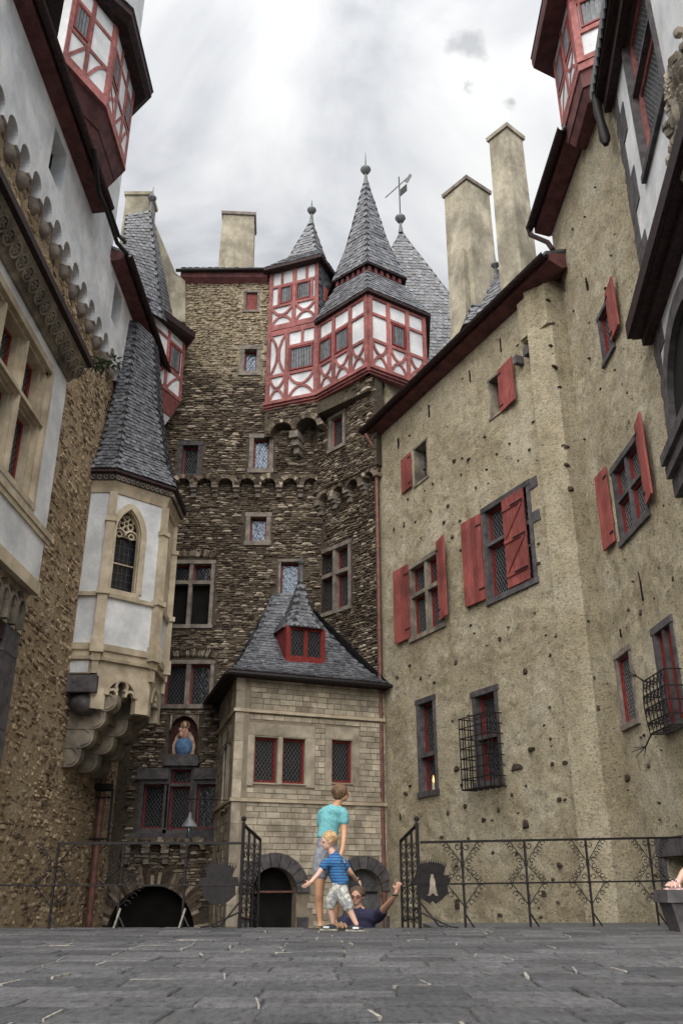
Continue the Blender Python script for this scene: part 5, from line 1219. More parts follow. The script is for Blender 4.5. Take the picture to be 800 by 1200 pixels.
for F_ in (Fr(off([p0], cO, 1.125)[0], off([p1], cO, 1.125)[0]), Fr(off([p1], cO, 1.125)[0], off([p2], cO, 1.125)[0]), Fr(off([p2], cO, 1.125)[0], off([p3], cO, 1.125)[0])):
    nb = max(3, int(F_.len / .13)); mb = MB()
    for i in range(nb): mb.strip(F_, arc(F_.len * (i + .5) / nb, 9.44, .045, 0, 330, 8), .018, -.02, .02)
    mb.build('frieze_carving', M['sandd'], OR)
eO = off(pO, cO, 1.17); 
loft([(off(pO, cO, 1.12), 9.525), (eO, 9.56), (eO, 9.62)], 'eaves_board', 'eave', OR)
tO = [(-5.82, 19.85), (-5.62, 19.87), (-5.32, 20.6), (-5.3, 21.3), (-5.5, 21.6), (-5.82, 21.7)]
lp = lambda k: [tuple(Vector(a).lerp(Vector(b), k)) for a, b in zip(eO, tO)]
slate_roof(ringroof([(eO, 9.64), (lp(.33), 10.45), (lp(.70), 12.3), (tO, 14.7)])[:], OR, .108, .14, 'spire_roof', limit=300, seed=60, lift=.02)
# corbelled base: traceried arches then dark scrolls
for F_ in (F2, F3):
    c = F_.len / 2; r0 = min(.38, F_.len * .36); zt_ = z_c
    mb = MB(); mb.strip(F_, arc(c, z_c - .42, r0, 0, 180, 12), .09, -.12, .03); mb.strip(F_, arc(c, z_c - .36 + r0 * .42, r0 * .36, -50, 230, 12), .06, -.1, .02)
    for sg in (-1, 1): mb.strip(F_, arc(c + sg * r0 * .58, z_c - .40, r0 * .30, 0 if sg > 0 else -10, 190, 10), .055, -.1, .02)
    arch_fill(mb, F_, c - r0, c + r0, z_c - .42, z_c + .0, -.2, .0); mb.fbox(F_, .0, c - r0, -.2, .001, z_c - .75, z_c); mb.fbox(F_, c + r0, F_.len, -.2, .001, z_c - .75, z_c)
    mb.build('arch_tracery', M['sand'], OR)
MB().fbox(F1, .0, F1.len + .1, -.6, .10, z_c - .42, z_c - .05).build('corbel_block', M['basalt'], OR)
def scroll(y0, y1, x0, zc_, r, name='corbel_scroll', mat='sandd'):
    g_ = Fr.__new__(Fr); g_.o = Vector((-6, y0, 0)); g_.d = Vector((1, 0, 0)); g_.n = Vector((0, -1, 0)); g_.len = 1
    mb = MB(); pts = [(0, zc_ + r)] + [(x0 - r + r * math.sin(math.pi * k / 10), zc_ + r * math.cos(math.pi * k / 10)) for k in range(11)] + [(0, zc_ - r)]
    mb.fpoly(g_, pts, -(y1 - y0), 0); mb.fpoly(g_, arc(x0 - r, zc_, r * .62, 0, 330, 12), .0, .03); return mb.build(name, M[mat], OR)
CS = surf('corbel_stone', (.21, .18, .145), (.40, .35, .275), 3, .9, .5, .012, 18, piecevar=.2, dirt=.3)
def bracket(y0, y1, k):
    g_ = Fr.__new__(Fr); g_.o = Vector((-6, y0, 0)); g_.d = Vector((1, 0, 0)); g_.n = Vector((0, -1, 0)); g_.len = 1
    zt2 = 4.34
    for i, (x, h) in enumerate(((1.30, .36), (1.02, .38), (.74, .40), (.44, .40))):
        x *= k; r = h * .62; z0_ = zt2 - h
        pts = [(0, zt2 - .004), (x, zt2 - .004), (x, z0_ + r)] + [(x - r + r * math.cos(math.pi / 2 * t / 6), z0_ + r - r * math.sin(math.pi / 2 * t / 6)) for t in range(1, 7)] + [(0, z0_)]
        o = MB().fpoly(g_, pts, -(y1 - y0) + .02 * i, -.02 * i).build('corbel_bracket', CS, OR)
        MB().strip(g_, arc(x - r, z0_ + r, r * .72, -95, 95, 10), .04, -.02 * i + .001, -.02 * i + .03).build('scroll_relief', CS, o)
        zt2 = z0_
bracket(19.32, 19.72, .80); bracket(20.35, 20.80, 1.05); bracket(21.45, 21.9, .95)
mb = MB(); mb.box(-6, -4.9, 19.81, 22.2, 4.3, z_c - .05); mb.box(-6, -5.2, 19.82, 22.1, 3.8, 4.29); mb.box(-6, -5.5, 19.83, 22.0, 3.4, 3.79); mb.build('corbel_core', M['sandd'], OR)
MB().ball((-5.65, 19.25, 4.12), .33, .3, .25).build('corbel_boss', M['basalt'], OR, smooth=True)

# ================================================================ white mullioned bay at the left edge
WB = thing('white_bay', 'white plastered bay with big sandstone mullioned window and rosette cornice at the left edge', 'house', (-5.6, 12, 0))
Bf = Fr((-5.2, 6.0), (-5.2, 14.2)); zb0, zb1 = 5.08, 9.25
wb = (3.0, 7.48, 6.38, 9.0)
wallgrid(Bf, 0, Bf.len, zb0, zb1, [wb], WB, 'wall', M['white'], .7)
MB().box(-5.98, -5.201, 6, 14.199, zb0 + .01, zb1 + .3).build('wall', M['white'], WB) if False else None
def mould(F, a, b, z0, z1, vert, w0=-.45, w1=.0, parent=None):   # stepped jamb / mullion
    pass
mb = MB(); P_ = Bf.fbox if False else None
Bw0 = Bf; Bf = Fr((-5.2, 6.0), (-5.2, 14.2)); Bf.n = Bf.n * .5
nl = 4; m_ = .24; fw = .30; iu0, iu1 = wb[0] + fw, wb[1] - fw; cwid = (iu1 - iu0 - m_ * (nl - 1)) / nl; zt_ = 7.88
fr = MB()
for (a, b) in ((wb[0] - .02, iu0), (iu1, wb[1] + .02)):
    fr.fbox(Bf, a, b, -.65, -.30, wb[2] + .0, wb[3])
    q = (b - a) / 3
    if b > 7: fr.fbox(Bf, a + q, b, -.30, -.14, wb[2], wb[3]); fr.fbox(Bf, a + 2 * q, b, -.14, .025, wb[2], wb[3])
    else: fr.fbox(Bf, a, b - q, -.30, -.14, wb[2], wb[3]); fr.fbox(Bf, a, b - 2 * q, -.14, .025, wb[2], wb[3])
fr.fbox(Bf, wb[0], wb[1], -.65, -.14, wb[3] - .14, wb[3] - .001); fr.fbox(Bf, wb[0] + .2, wb[1] - .1, -.14, .03, wb[3] - .08, wb[3] + .06)
BW = fr.build('window', M['sand'], WB)
for k in range(1, nl):
    a = iu0 + k * cwid + (k - 1) * m_
    mm = MB(); mm.fbox(Bf, a, a + m_, -.64, -.34, wb[2], wb[3] - .14); mm.fbox(Bf, a + .05, a + m_ - .05, -.34, -.2, wb[2], wb[3] - .14); mm.fbox(Bf, a + .09, a + m_ - .09, -.2, -.06, wb[2], wb[3] - .14); mm.build('mullion', M['sand'], BW)
mm = MB(); mm.fbox(Bf, iu0, iu1, -.62, -.32, zt_ - .12, zt_ + .10); mm.fbox(Bf, iu0 - .05, iu1 + .1, -.33, -.18, zt_ - .08, zt_ + .05); mm.fbox(Bf, iu0 - .05, iu1 + .2, -.19, -.03, zt_ - .05, zt_ + .02); mm.build('transom', M['sand'], BW)
mm = MB(); mm.fbox(Bf, wb[0] - .1, wb[1] + .02, -.6, .05, wb[2] - .10, wb[2] - .0); mm.fbox(Bf, wb[0] - 1, Bf.len + .35, .0, .10, wb[2] - .30, wb[2] - .19); mm.fbox(Bf, wb[0] - 1, Bf.len + .2, .0, .06, wb[2] - .40, wb[2] - .301); mm.build('sill', M['sand'], BW)
for k in range(nl):
    a = iu0 + k * (cwid + m_)
    for (c_, d_) in ((wb[2], zt_ - .12), (zt_ + .10, wb[3] - .14)):
        MB().fbox(Bf, a, a + cwid, -.66, -.61, c_, d_).build('pane', M['glass'], BW)
        s = MB(); s.fbox(Bf, a, a + .07, -.61, -.55, c_, d_); s.fbox(Bf, a + cwid - .07, a + cwid, -.61, -.55, c_, d_); s.fbox(Bf, a + .07, a + cwid - .07, -.61, -.56, d_ - .06, d_); s.fbox(Bf, a + .07, a + cwid - .07, -.61, -.56, c_, c_ + .06); s.build('sash', M['redlac'], BW)
        lattice(Bf, a + .07, a + cwid - .07, c_ + .06, d_ - .06, -.605, M['lead'], BW, .10, .14)
Bf = Bw0
# cornice with rosettes
mb = MB(); mb.box8([Bf.P(0, -.1, zb1), Bf.P(Bf.len, -.1, zb1), Bf.P(Bf.len, .05, zb1), Bf.P(0, .05, zb1), Bf.P(0, -.1, 9.66), Bf.P(Bf.len + .1, -.1, 9.66), Bf.P(Bf.len + .1, .30, 9.66), Bf.P(0, .30, 9.66)]); mb.build('cornice', M['sandd'], WB)
mb = MB(); mb.fbox(Bf, 0, Bf.len + .15, -.8, .40, 9.661, 9.80); mb.build('cornice_board', M['eave'], WB)
nrm = (Bf.n * .41 + Vector((0, 0, -.25))).normalized(); upv = nrm.cross(Bf.d).normalized()
if upv.z < 0: upv = -upv
def ros_mesh():
    mb = MB(); G_ = Fr.__new__(Fr); G_.o = Vector((0, 0, 0)); G_.d = Vector((1, 0, 0)); G_.n = Vector((0, 1, 0)); G_.len = 1
    mb.strip(G_, arc(0, 0, .105, 0, 360, 14), .03, .0, .035)
    for k in range(5): a = k * 1.2566; mb.ball((.05 * math.cos(a), .01, .05 * math.sin(a)), .034, .03, .034, 6, 4)
    mb.ball((0, .02, 0), .022, .025, .022, 6, 4)
    me = bpy.data.meshes.new('rosette'); me.from_pydata(mb.v, [], mb.f); me.materials.append(M['sandd']); return me
RM = ros_mesh(); k = 0; u = Bf.len - .05
while u > 2.6:
    piece(RM, 'rosette', WB, Bf.P(u, .178, 9.455), Bf.d * 1.2, nrm * 1.4, upv * 1.2); u -= .29
# carved underside, soffit and dark pillar
mb = MB(); mb.fbox(Bf, 0, Bf.len - .15, .0, .10, zb0 - .12, zb0 + .10); mb.fbox(Bf, 0, Bf.len, -.7, .0, zb0 - .06, zb0 - .002); mb.build('string_course', M['sand'], WB)
mb = MB(); mb.fbox(Bf, 0, Bf.len - .12, -.78, -.12, 4.3, zb0 - .06); mb.build('console_band', M['sand'], WB)
for k in range(12):
    c = Bf.len - .55 - k * .36; mb = MB(); mb.strip(Bf, arc(c, 4.62, .145, 0, 180, 8), .05, -.12, .0); mb.fbox(Bf, c - .17, c - .12, -.12, .0, 4.3, 4.62); mb.fbox(Bf, c + .12, c + .17, -.12, .0, 4.3, 4.62); mb.strip(Bf, [(c - .12, 4.60), (c, 4.9), (c + .12, 4.60)], .03, -.12, -.02)
    mb.build('console_arch', M['sandd'], WB)
z = -1.9
while z < 4.25:
    h = min(1.15, 4.28 - z); MB().box(-5.95, -5.28, 13.35, 13.95, z, z + h - .012).build('pillar_block', M['basalt'], WB); z += 1.15
MB().box(-5.9, -5.3, 6, 13.3, 4.0, 4.28).build('soffit_beam', M['eave'], WB)
# tuft at the cornice end
tf = thing('plant_tuft', 'green leafy tuft growing at the end of the rosette cornice', 'plant', (-5.3, 14.4, 9.6)); r_ = random.Random(2)
mb = MB(); cst = [W(112, 424, 15.0), W(122, 428, 15.2), W(133, 424, 15.6)]
for c0 in cst:
    for i in range(60):
        d_ = Vector((r_.gauss(0, 1), r_.gauss(0, 1), r_.gauss(.1, .7))).normalized(); p = Vector(c0) + d_ * r_.uniform(.02, .14); s_ = d_.cross(Vector((r_.random(), .3, 1))).normalized() * r_.uniform(.012, .03)
        mb.add([p, p + d_ * .05 + s_, p + d_ * .12 + Vector((0, 0, -.03)), p + d_ * .05 - s_], [(0, 1, 2, 3)])
mb.build('leaves', M['green'], tf, kind='stuff')

# ================================================================ iron railings and gates on the terrace edge
def spiral(mb, F, u, z, r, sx, sz, w=.0, n=10, rad=.006):
    mb.tube([F.P(u + sx * r * (1 - .75 * k / n) * math.cos(k * .62) , w, z + sz * r * (1 - .75 * k / n) * math.sin(k * .62)) for k in range(n)], rad, 4, False)
def bay_scrolls(mb, F, u, z0, zm, z1, hw=.22):
    """crossed diagonals with little scrolls on both sides of a post"""
    for sg in (-1, 1):
        zc = zm + (z1 - zm) * .45; zd = zm - (zm - z0) * .52
        mb.tube([F.P(u + sg * hw, .0, z1), F.P(u, .0, zc), F.P(u + sg * hw, .0, zm), F.P(u, .0, zd)], .008, 4, False)
        for k in range(4):
            t = (k + .5) / 4; uu = u + sg * hw * (1 - t); zz = z1 + (zc - z1) * t; spiral(mb, F, uu + sg * .06, zz, .042, sg, 1)
            zz = zm + (zc - zm) * t; spiral(mb, F, uu + sg * .06, zz, .042, sg, -1)
        for k in range(3):
            t = (k + .5) / 3; uu = u + sg * hw * (1 - t); zz = zm + (zd - zm) * t; spiral(mb, F, uu + sg * .06, zz, .045, sg, 1)
        spiral(mb, F, u + sg * .06, z1 - .06, .045, -sg, -1); spiral(mb, F, u + sg * .07, zm + .06, .045, -sg, 1)
def railing(name, label, F, posts, zt, zm, scroll_posts, parent_base, feet=()):
    R_ = thing(name, label, 'railing', parent_base, 'iron railings of the terrace')
    MB().fbox(F, posts[0] - .02, F.len, -.018, .018, zt(0) - .014, zt(0) + .014).build('top_rail', M['iron'], R_) if abs(zt(0) - zt(9)) < 1e-6 else MB().bar(F.P(0, 0, zt(0)), F.P(F.len, 0, zt(F.len)), .036, .028).build('top_rail', M['iron'], R_)
    MB().bar(F.P(0, 0, zm(0)), F.P(F.len, 0, zm(F.len)), .026, .02).build('lower_rail', M['iron'], R_)
    for u in posts:
        mb = MB(); mb.tube([F.P(u - .0, 0, -.005), F.P(u - .0, 0, zm(u)), F.P(u, 0, zt(u))], .016, 6); mb.ball(F.P(u, 0, zm(u)), .028, None, None, 6, 4)
        mb.tube([F.P(u, 0, .16), F.P(u + .10, .03, .0)], .011, 5); mb.ball(F.P(u, 0, zm(u) + (zt(u) - zm(u)) * .45), .026, None, None, 6, 4)
        mb.build('post', M['iron'], R_)
    for u in scroll_posts:
        mb = MB(); bay_scrolls(mb, F, u, 0, zm(u), zt(u)); mb.build('scrollwork', M['iron'], R_)
    return R_
YL = 11.52
FL = Fr((-4.9, YL), (-1.23, YL)); pu = lambda F, px, py: F.hit(px, py)[0]
RLt = railing('iron_railing', 'left black iron railing with thin scrollwork in front of the arched doorway', FL, [pu(FL, 63, 1040), pu(FL, 141, 1040), pu(FL, 216, 1040)], lambda u: .955, lambda u: .475, [pu(FL, 63, 1040), pu(FL, 141, 1040)], (-3, YL, 0))
for px in (137, 213):
    u = pu(FL, px, 1075); MB().tube([FL.P(u + .04, .02, .22), FL.P(u - .02, .03, .005)], .013, 6).build('white_foot', M['pale'], RLt)
def crest(F, u, z, s, parent):
    mb = MB(); out = [(-.9, .35), (-1, .05), (-.8, -.05), (-.85, -.45), (-.5, -.75), (-.15, -.95), (0, -.8), (.15, -.95), (.5, -.75), (.85, -.45), (.8, -.05), (1, .05), (.9, .35), (.62, .38), (.75, .75), (.5, .9), (0, .98), (-.5, .9), (-.75, .75), (-.62, .38)]
    mb.fpoly(F, [(u + x * s, z + y * s) for x, y in out], -.008, .008)
    for k in range(13):
        x = -.75 + 1.5 * k / 12; y = .72 + .25 * math.cos(x * 1.6); mb.fpoly(F, [(u + (x - .045) * s, z + (y - .05) * s), (u + (x + .045) * s, z + (y - .05) * s), (u + x * 1.08 * s, z + (y + .17) * s)], -.006, .006)
    o = mb.build('crest_plate', M['iron'], parent)
    return o
cL = crest(FL, pu(FL, 257, 1036), .48, .245, RLt)
FR = Fr((.98, YL), (4.62, 12.62))
RRt = railing('iron_railing', 'right black iron railing with diamond scrollwork along the beige wall', FR, [pu(FR, 543, 1040), pu(FR, 618, 1040), pu(FR, 691, 1040), pu(FR, 766, 1040)], lambda u: .965 + .028 * u, lambda u: .485 + .012 * u, [pu(FR, px, 1040) for px in (543, 618, 691, 766)], (3, 12, 0))
ur = pu(FR, 506, 1036); cR = crest(FR, ur, .50, .245, RRt)
# pierced figure in the right crest shows the wall behind as a pale shape; an added plate stands in for the hole
MB().fpoly(FR, [(ur + x * .20, .50 + y * .20) for x, y in ((-.08, .5), (.08, .5), (.1, .3), (.17, .2), (.2, -.2), (.28, -.6), (.36, -.7), (.2, -.72), (0, -.55), (-.2, -.72), (-.36, -.7), (-.26, -.6), (-.18, -.2), (-.15, .2), (-.1, .3))], .009, .014).build('pierced_figure_plate', M['sandd'], cR)
def gate(name, label, x0, sx, dx, zt, tops):
    Gt = thing(name, label, 'gate', (x0, YL, 0), 'open iron gates of the stair')
    mb = MB().tube([(x0, YL, -.0), (x0, YL, 1.20)], .022, 8); mb.ball((x0, YL, 1.24), .035, None, None, 8, 5); mb.build('gate_post', M['iron'], Gt)
    F = Fr((x0, YL), (x0 + dx, YL + .62)); zt_ = lambda u: tops[0] + (tops[1] - tops[0]) * u / F.len
    MB().bar(F.P(0, 0, tops[0]), F.P(F.len, 0, tops[1]), .03).build('handrail', M['iron'], Gt)
    for k in (1, 2, 3):
        u = F.len * k / 3; MB().tube([F.P(u, 0, -.15), F.P(u, 0, zt_(u))], .016, 6).build('bar', M['iron'], Gt)
    mb = MB()
    for k in range(3):
        for j in range(9): spiral(mb, F, F.len * (k + .5) / 3, .08 + j * .105, .055, 1 if (j + k) % 2 else -1, 1, 0, 10, .007)
    for z in (.12, .5): mb.tube([F.P(0, 0, z), F.P(F.len, 0, z - .06)], .009, 4)
    mb.build('scrollwork', M['iron'], Gt)
    mb = MB()
    for k, o in enumerate((0, .12)): mb.tube([(x0 + sx * o * 0, YL - .01 - o * .4, .30 - o), (x0 - sx * (.22 + o), YL - .06 - o, .03), (x0 - sx * (.32 + o), YL - .08 - o, .02)], .011, 5)
    mb.build('stay', M['iron'], Gt); return Gt
gate('iron_gate', 'left open leaf of the iron stair gate beside the dark arch', -1.22, 1, .16, 1.2, (1.17, 1.02))
gate('iron_gate', 'right open leaf of the iron stair gate that the man holds', .94, -1, -.17, 1.2, (1.17, 1.0))

# ================================================================ hanging lantern
LN = thing('wall_lantern', 'small dark lantern with conical hood hanging from a thin bracket', 'lantern', tuple(W(222, 958, 19.5)))
a, b = W(214, 936, 19.5), W(274, 938, 21.2)
MB().tube([b, a, W(217, 948, 19.5), W(221, 955, 19.5)], .012, 5).build('bracket', M['iron'], LN)
c = W(222, 969, 19.5); MB().lathe(tuple(c), [(.17, 0), (.16, .03), (.09, .13), (.045, .20), (.03, .27), (.01, .30)], 12).build('hood', M['slate'], LN, smooth=True)
MB().lathe((c.x, c.y, c.z - .24), [(.04, 0), (.05, .1), (.045, .235)], 10).build('lamp_glass', M['glassb'], LN)

# ================================================================ painted relief in the niche
RF_ = thing('painted_relief', 'painted relief of a seated robed figure in blue in the pointed niche', 'relief', tuple(T.P(cxn, -.18, rN[2])))
rh = rN[3] - rN[2]; zc0 = rN[2]
def cmat(name, c, r=.8, v=.3): return surf(name, tuple(x * (1 - v) for x in c), tuple(min(1, x * (1 + v)) for x in c), 9, r, .3, .003, 50)
mb = MB(); mb.fpoly(T, [(cxn + x * rn, zc0 + y * rh) for x, y in ((-.72, .06), (.72, .06), (.8, .3), (.62, .5), (.4, .62), (-.4, .62), (-.62, .5), (-.8, .3))], -.199, -.17); mb.build('mantle_edge', cmat('pale_mantle', (.45, .33, .24)), RF_)
mb = MB(); mb.ball(T.P(cxn, -.14, zc0 + rh * .28), rn * .62, .09, rh * .24, 12, 8); mb.build('blue_robe', cmat('blue_robe', (.09, .17, .31)), RF_, smooth=True)
mb = MB(); mb.ball(T.P(cxn, -.13, zc0 + rh * .57), rn * .30, .07, rh * .17, 10, 7); mb.build('tunic', cmat('pale_rose_cloth', (.38, .22, .17)), RF_, smooth=True)
mb = MB(); mb.ball(T.P(cxn, -.11, zc0 + rh * .78), rn * .17, .06, rh * .085, 10, 7); mb.ball(T.P(cxn - rn * .28, -.09, zc0 + rh * .66), rn * .13, .05, rh * .06, 10, 6); mb.ball(T.P(cxn - rn * .22, -.09, zc0 + rh * .56), rn * .16, .05, rh * .08, 8, 6); mb.build('faces', cmat('painted_skin', (.48, .31, .22)), RF_, smooth=True)
mb = MB(); mb.strip(T, arc(cxn, zc0 + rh * .79, rn * .27, 0, 360, 14), .03, -.19, -.17); mb.build('halo', cmat('gilt', (.45, .33, .15)), RF_)

# ================================================================ candle in the lower window
e_ = wR['e']; cx_, cz_ = R1.hit(509, 920); cn = thing('candle', 'small lit candle lamp standing in the narrow window of the plastered wing', 'candle', tuple(R1.P((e_[0] + e_[1]) / 2 + .04, -.10, e_[2] + .12)))
uc = (e_[0] + e_[1]) / 2 + .04
MB().lathe(tuple(R1.P(uc, -.10, e_[2] + .115)), [(.035, 0), (.035, .16), (.01, .18)], 8).build('candle_body', M['sand'], cn)
mf, N, L_, B = newmat('flame'); B.inputs['Base Color'].default_value = (1, .55, .15, 1); B.inputs['Emission Color'].default_value = (1, .5, .12, 1); B.inputs['Emission Strength'].default_value = 1.0
MB().lathe(tuple(R1.P(uc, -.10, e_[2] + .29)), [(.008, 0), (.022, .04), (.016, .09), (.002, .16)], 8).build('flame', mf, cn)

# ================================================================ stone bench with a sandalled foot at the right edge
BN = thing('stone_bench', 'corner of a grey stone bench beside the dark doorway at the right', 'bench', (3.9, 10.6, 0))
bx, by = 3.63, 10.55
mb = MB(); K = 8
prof = [(0, .42), (-.03, .39), (-.04, .35), (-.02, .31), (.03, .29)]
MB().box8([(bx - .02, by, .30), (bx + 1.4, by, .30), (bx + 1.4, by + .5, .30), (bx - .02, by + .5, .30), (bx, by + .02, .43), (bx + 1.4, by + .02, .43), (bx + 1.4, by + .48, .43), (bx, by + .48, .43)]).build('seat_slab', M['basalt'], BN)
MB().box8([(bx + .10, by + .06, 0), (bx + .5, by + .06, 0), (bx + .5, by + .42, 0), (bx + .10, by + .42, 0), (bx + .03, by + .03, .298), (bx + .56, by + .03, .298), (bx + .56, by + .45, .298), (bx + .03, by + .45, .298)]).build('leg', M['basalt'], BN)

# ================================================================ people
def skinmat(name, c):
    m, N, L, B = newmat(name); L.new(ramp(N, L, noise(N, L, 14, 4), [(.3, tuple(x * .85 for x in c)), (.7, c)]), B.inputs['Base Color']); B.inputs['Roughness'].default_value = .55
    B.inputs['Subsurface Weight'].default_value = .08; B.inputs['Subsurface Radius'].default_value = (.01, .005, .003); return m
def cloth(name, a, b, sc=40, bands=None):
    m, N, L, B = newmat(name); col = ramp(N, L, noise(N, L, sc, 4), [(.4, a), (.6, b)])
    if bands:
        w = N.new('ShaderNodeTexWave'); w.bands_direction = 'Z'; w.inputs['Scale'].default_value = bands[0]; w.inputs['Distortion'].default_value = .6
        g = N.new('ShaderNodeNewGeometry'); L.new(g.outputs['Position'], w.inputs['Vector'])
        mm = N.new('ShaderNodeMix'); mm.data_type = 'RGBA'; rr = ramp(N, L, w.outputs[1], [(.45, G(0)), (.55, G(1))]); L.new(rr, mm.inputs[0]); L.new(col, mm.inputs[6]); mm.inputs[7].default_value = (*bands[1], 1); col = mm.outputs[2]
    L.new(col, B.inputs['Base Color']); B.inputs['Roughness'].default_value = .9; bump(N, L, noise(N, L, 30, 5), B, .5, .01); return m
SIDE = (1, .15, 0)
def skinobj(name, chains, mat, parent, extra=None, vox=None, round_ends=True):
    """chains: list of [(x,y,z,rx,ry), ...]; points given twice are shared. Grown with Skin, then fused to one surface."""
    mb = MB(); side = Vector(SIDE).normalized(); n = 12
    for chn in chains:
        pts = [Vector(p[:3]) for p in chn]; rr = [(p[3], p[4] if len(p) > 4 else p[3]) for p in chn]
        P2 = []; R2_ = []                            # smooth the centre line
        for i in range(len(pts) - 1):
            a0, a1, a2, a3 = pts[max(i - 1, 0)], pts[i], pts[i + 1], pts[min(i + 2, len(pts) - 1)]
            for q in range(4):
                t = q / 4; P2.append(.5 * ((2 * a1) + (a2 - a0) * t + (2 * a0 - 5 * a1 + 4 * a2 - a3) * t * t + (3 * a1 - a0 - 3 * a2 + a3) * t ** 3))
                R2_.append((rr[i][0] * (1 - t) + rr[i + 1][0] * t, rr[i][1] * (1 - t) + rr[i + 1][1] * t))
        P2.append(pts[-1]); R2_.append(rr[-1]); m = len(P2)
        e0 = (P2[0] - P2[1]).normalized(); e1 = (P2[-1] - P2[-2]).normalized()
        if round_ends: P2 = [P2[0] + e0 * R2_[0][1] * .55] + P2 + [P2[-1] + e1 * R2_[-1][1] * .55]; R2_ = [(R2_[0][0] * .6, R2_[0][1] * .6)] + R2_ + [(R2_[-1][0] * .6, R2_[-1][1] * .6)]; m += 2
        k = len(mb.v)
        for i, p in enumerate(P2):
            d = (P2[min(i + 1, m - 1)] - P2[max(i - 1, 0)]).normalized(); x = side - d * side.dot(d)
            if x.length < .3: x = Vector((0, 0, 1)) - d * d.z
            x.normalize(); y = d.cross(x)
            for j in range(n): a = 2 * math.pi * j / n; mb.v.append(p + x * math.cos(a) * R2_[i][0] + y * math.sin(a) * R2_[i][1])
        for i in range(m - 1):
            for j in range(n): mb.f.append((k + i * n + j, k + i * n + (j + 1) % n, k + (i + 1) * n + (j + 1) % n, k + (i + 1) * n + j))
        mb.f.append(tuple(k + j for j in range(n - 1, -1, -1))); mb.f.append(tuple(k + (m - 1) * n + j for j in range(n)))
    if extra: mb.add(extra.v, extra.f)
    m2 = bpy.data.meshes.new(name); m2.from_pydata(mb.v, [], mb.f)
    bm = bmesh.new(); bm.from_mesh(m2); bmesh.ops.recalc_face_normals(bm, faces=bm.faces); bm.to_mesh(m2); bm.free()
    o = bpy.data.objects.new(name, m2); COL.objects.link(o)
    if vox:
        rm = o.modifiers.new('fuse', 'REMESH'); rm.mode = 'VOXEL'; rm.voxel_size = vox; rm.use_smooth_shade = True
        sm = o.modifiers.new('smooth', 'SMOOTH'); sm.factor = .5; sm.iterations = 3
        m3 = bpy.data.meshes.new_from_object(o.evaluated_get(bpy.context.evaluated_depsgraph_get())); o.modifiers.clear(); o.data = m3
    o.data.materials.clear(); o.data.materials.append(mat); o.data.shade_smooth()
    o0 = ORG[parent.name]; o.data.transform(Matrix.Translation(-o0)); o.parent = parent; ORG[o.name] = o0; return o
def head_mb(c, r, yaw, pitch=0, ears=True):
    """head with jaw, nose, lips, brow and ears; yaw: direction the face looks (0 = towards +X, 90 = +Y)"""
    mb = MB(); a = math.radians(yaw); fw = Vector((math.cos(a), math.sin(a), 0)); sd = Vector((-math.sin(a), math.cos(a), 0)); up = Vector((0, 0, 1))
    fw, up = (fw * math.cos(math.radians(pitch)) + up * math.sin(math.radians(pitch))), (up * math.cos(math.radians(pitch)) - fw * math.sin(math.radians(pitch)))
    c = Vector(c)
    def eb(f, s, u, rf, rs, ru, n=12, m=9):
        k = len(mb.v); mb.ball((0, 0, 0), 1, 1, 1, n, m)
        for i in range(k, len(mb.v)):
            q = mb.v[i]; mb.v[i] = c + fw * (f + q.x * rf) * r + sd * (s + q.y * rs) * r + up * (u + q.z * ru) * r
    eb(-.08, 0, .18, .95, .78, .88, 16, 12); eb(.22, 0, -.30, .62, .56, .66, 14, 10); eb(.52, 0, -.70, .26, .30, .20)
    eb(.90, 0, -.14, .16, .11, .22, 8, 6); eb(.80, 0, -.42, .10, .20, .07, 8, 6); eb(.78, 0, .14, .12, .50, .09, 8, 6)
    for s in (-1, 1): eb(-.02, s * .80, -.08, .16, .08, .24, 8, 6)
    return mb, (c, fw, sd, up, r)
def face_bits(fr, parent, skin, eye=True, glasses=False):
    c, fw, sd, up, r = fr
    for s in (-1, 1):
        mb = MB().ball(c + fw * r * .76 + sd * s * r * .30 + up * r * -.02, r * .10, r * .10, r * .075, 8, 6); e = mb.build('eye', M['dark'], parent)
    if glasses:
        mb = MB()
        for s in (-1, 1):
            cc = c + fw * r * .93 + sd * s * r * .32 + up * r * -.02
            mb.tube([cc + sd * r * .24 * math.cos(t * .628) + up * r * .17 * math.sin(t * .628) for t in range(11)], r * .03, 5, False); mb.tube([cc + sd * s * r * .24, c + sd * s * r * .82 + up * r * .05], r * .025, 5)
        mb.tube([c + fw * r * .95 + sd * r * .1, c + fw * r * .95 - sd * r * .1], r * .03, 5); mb.build('glasses', M['iron'], parent)
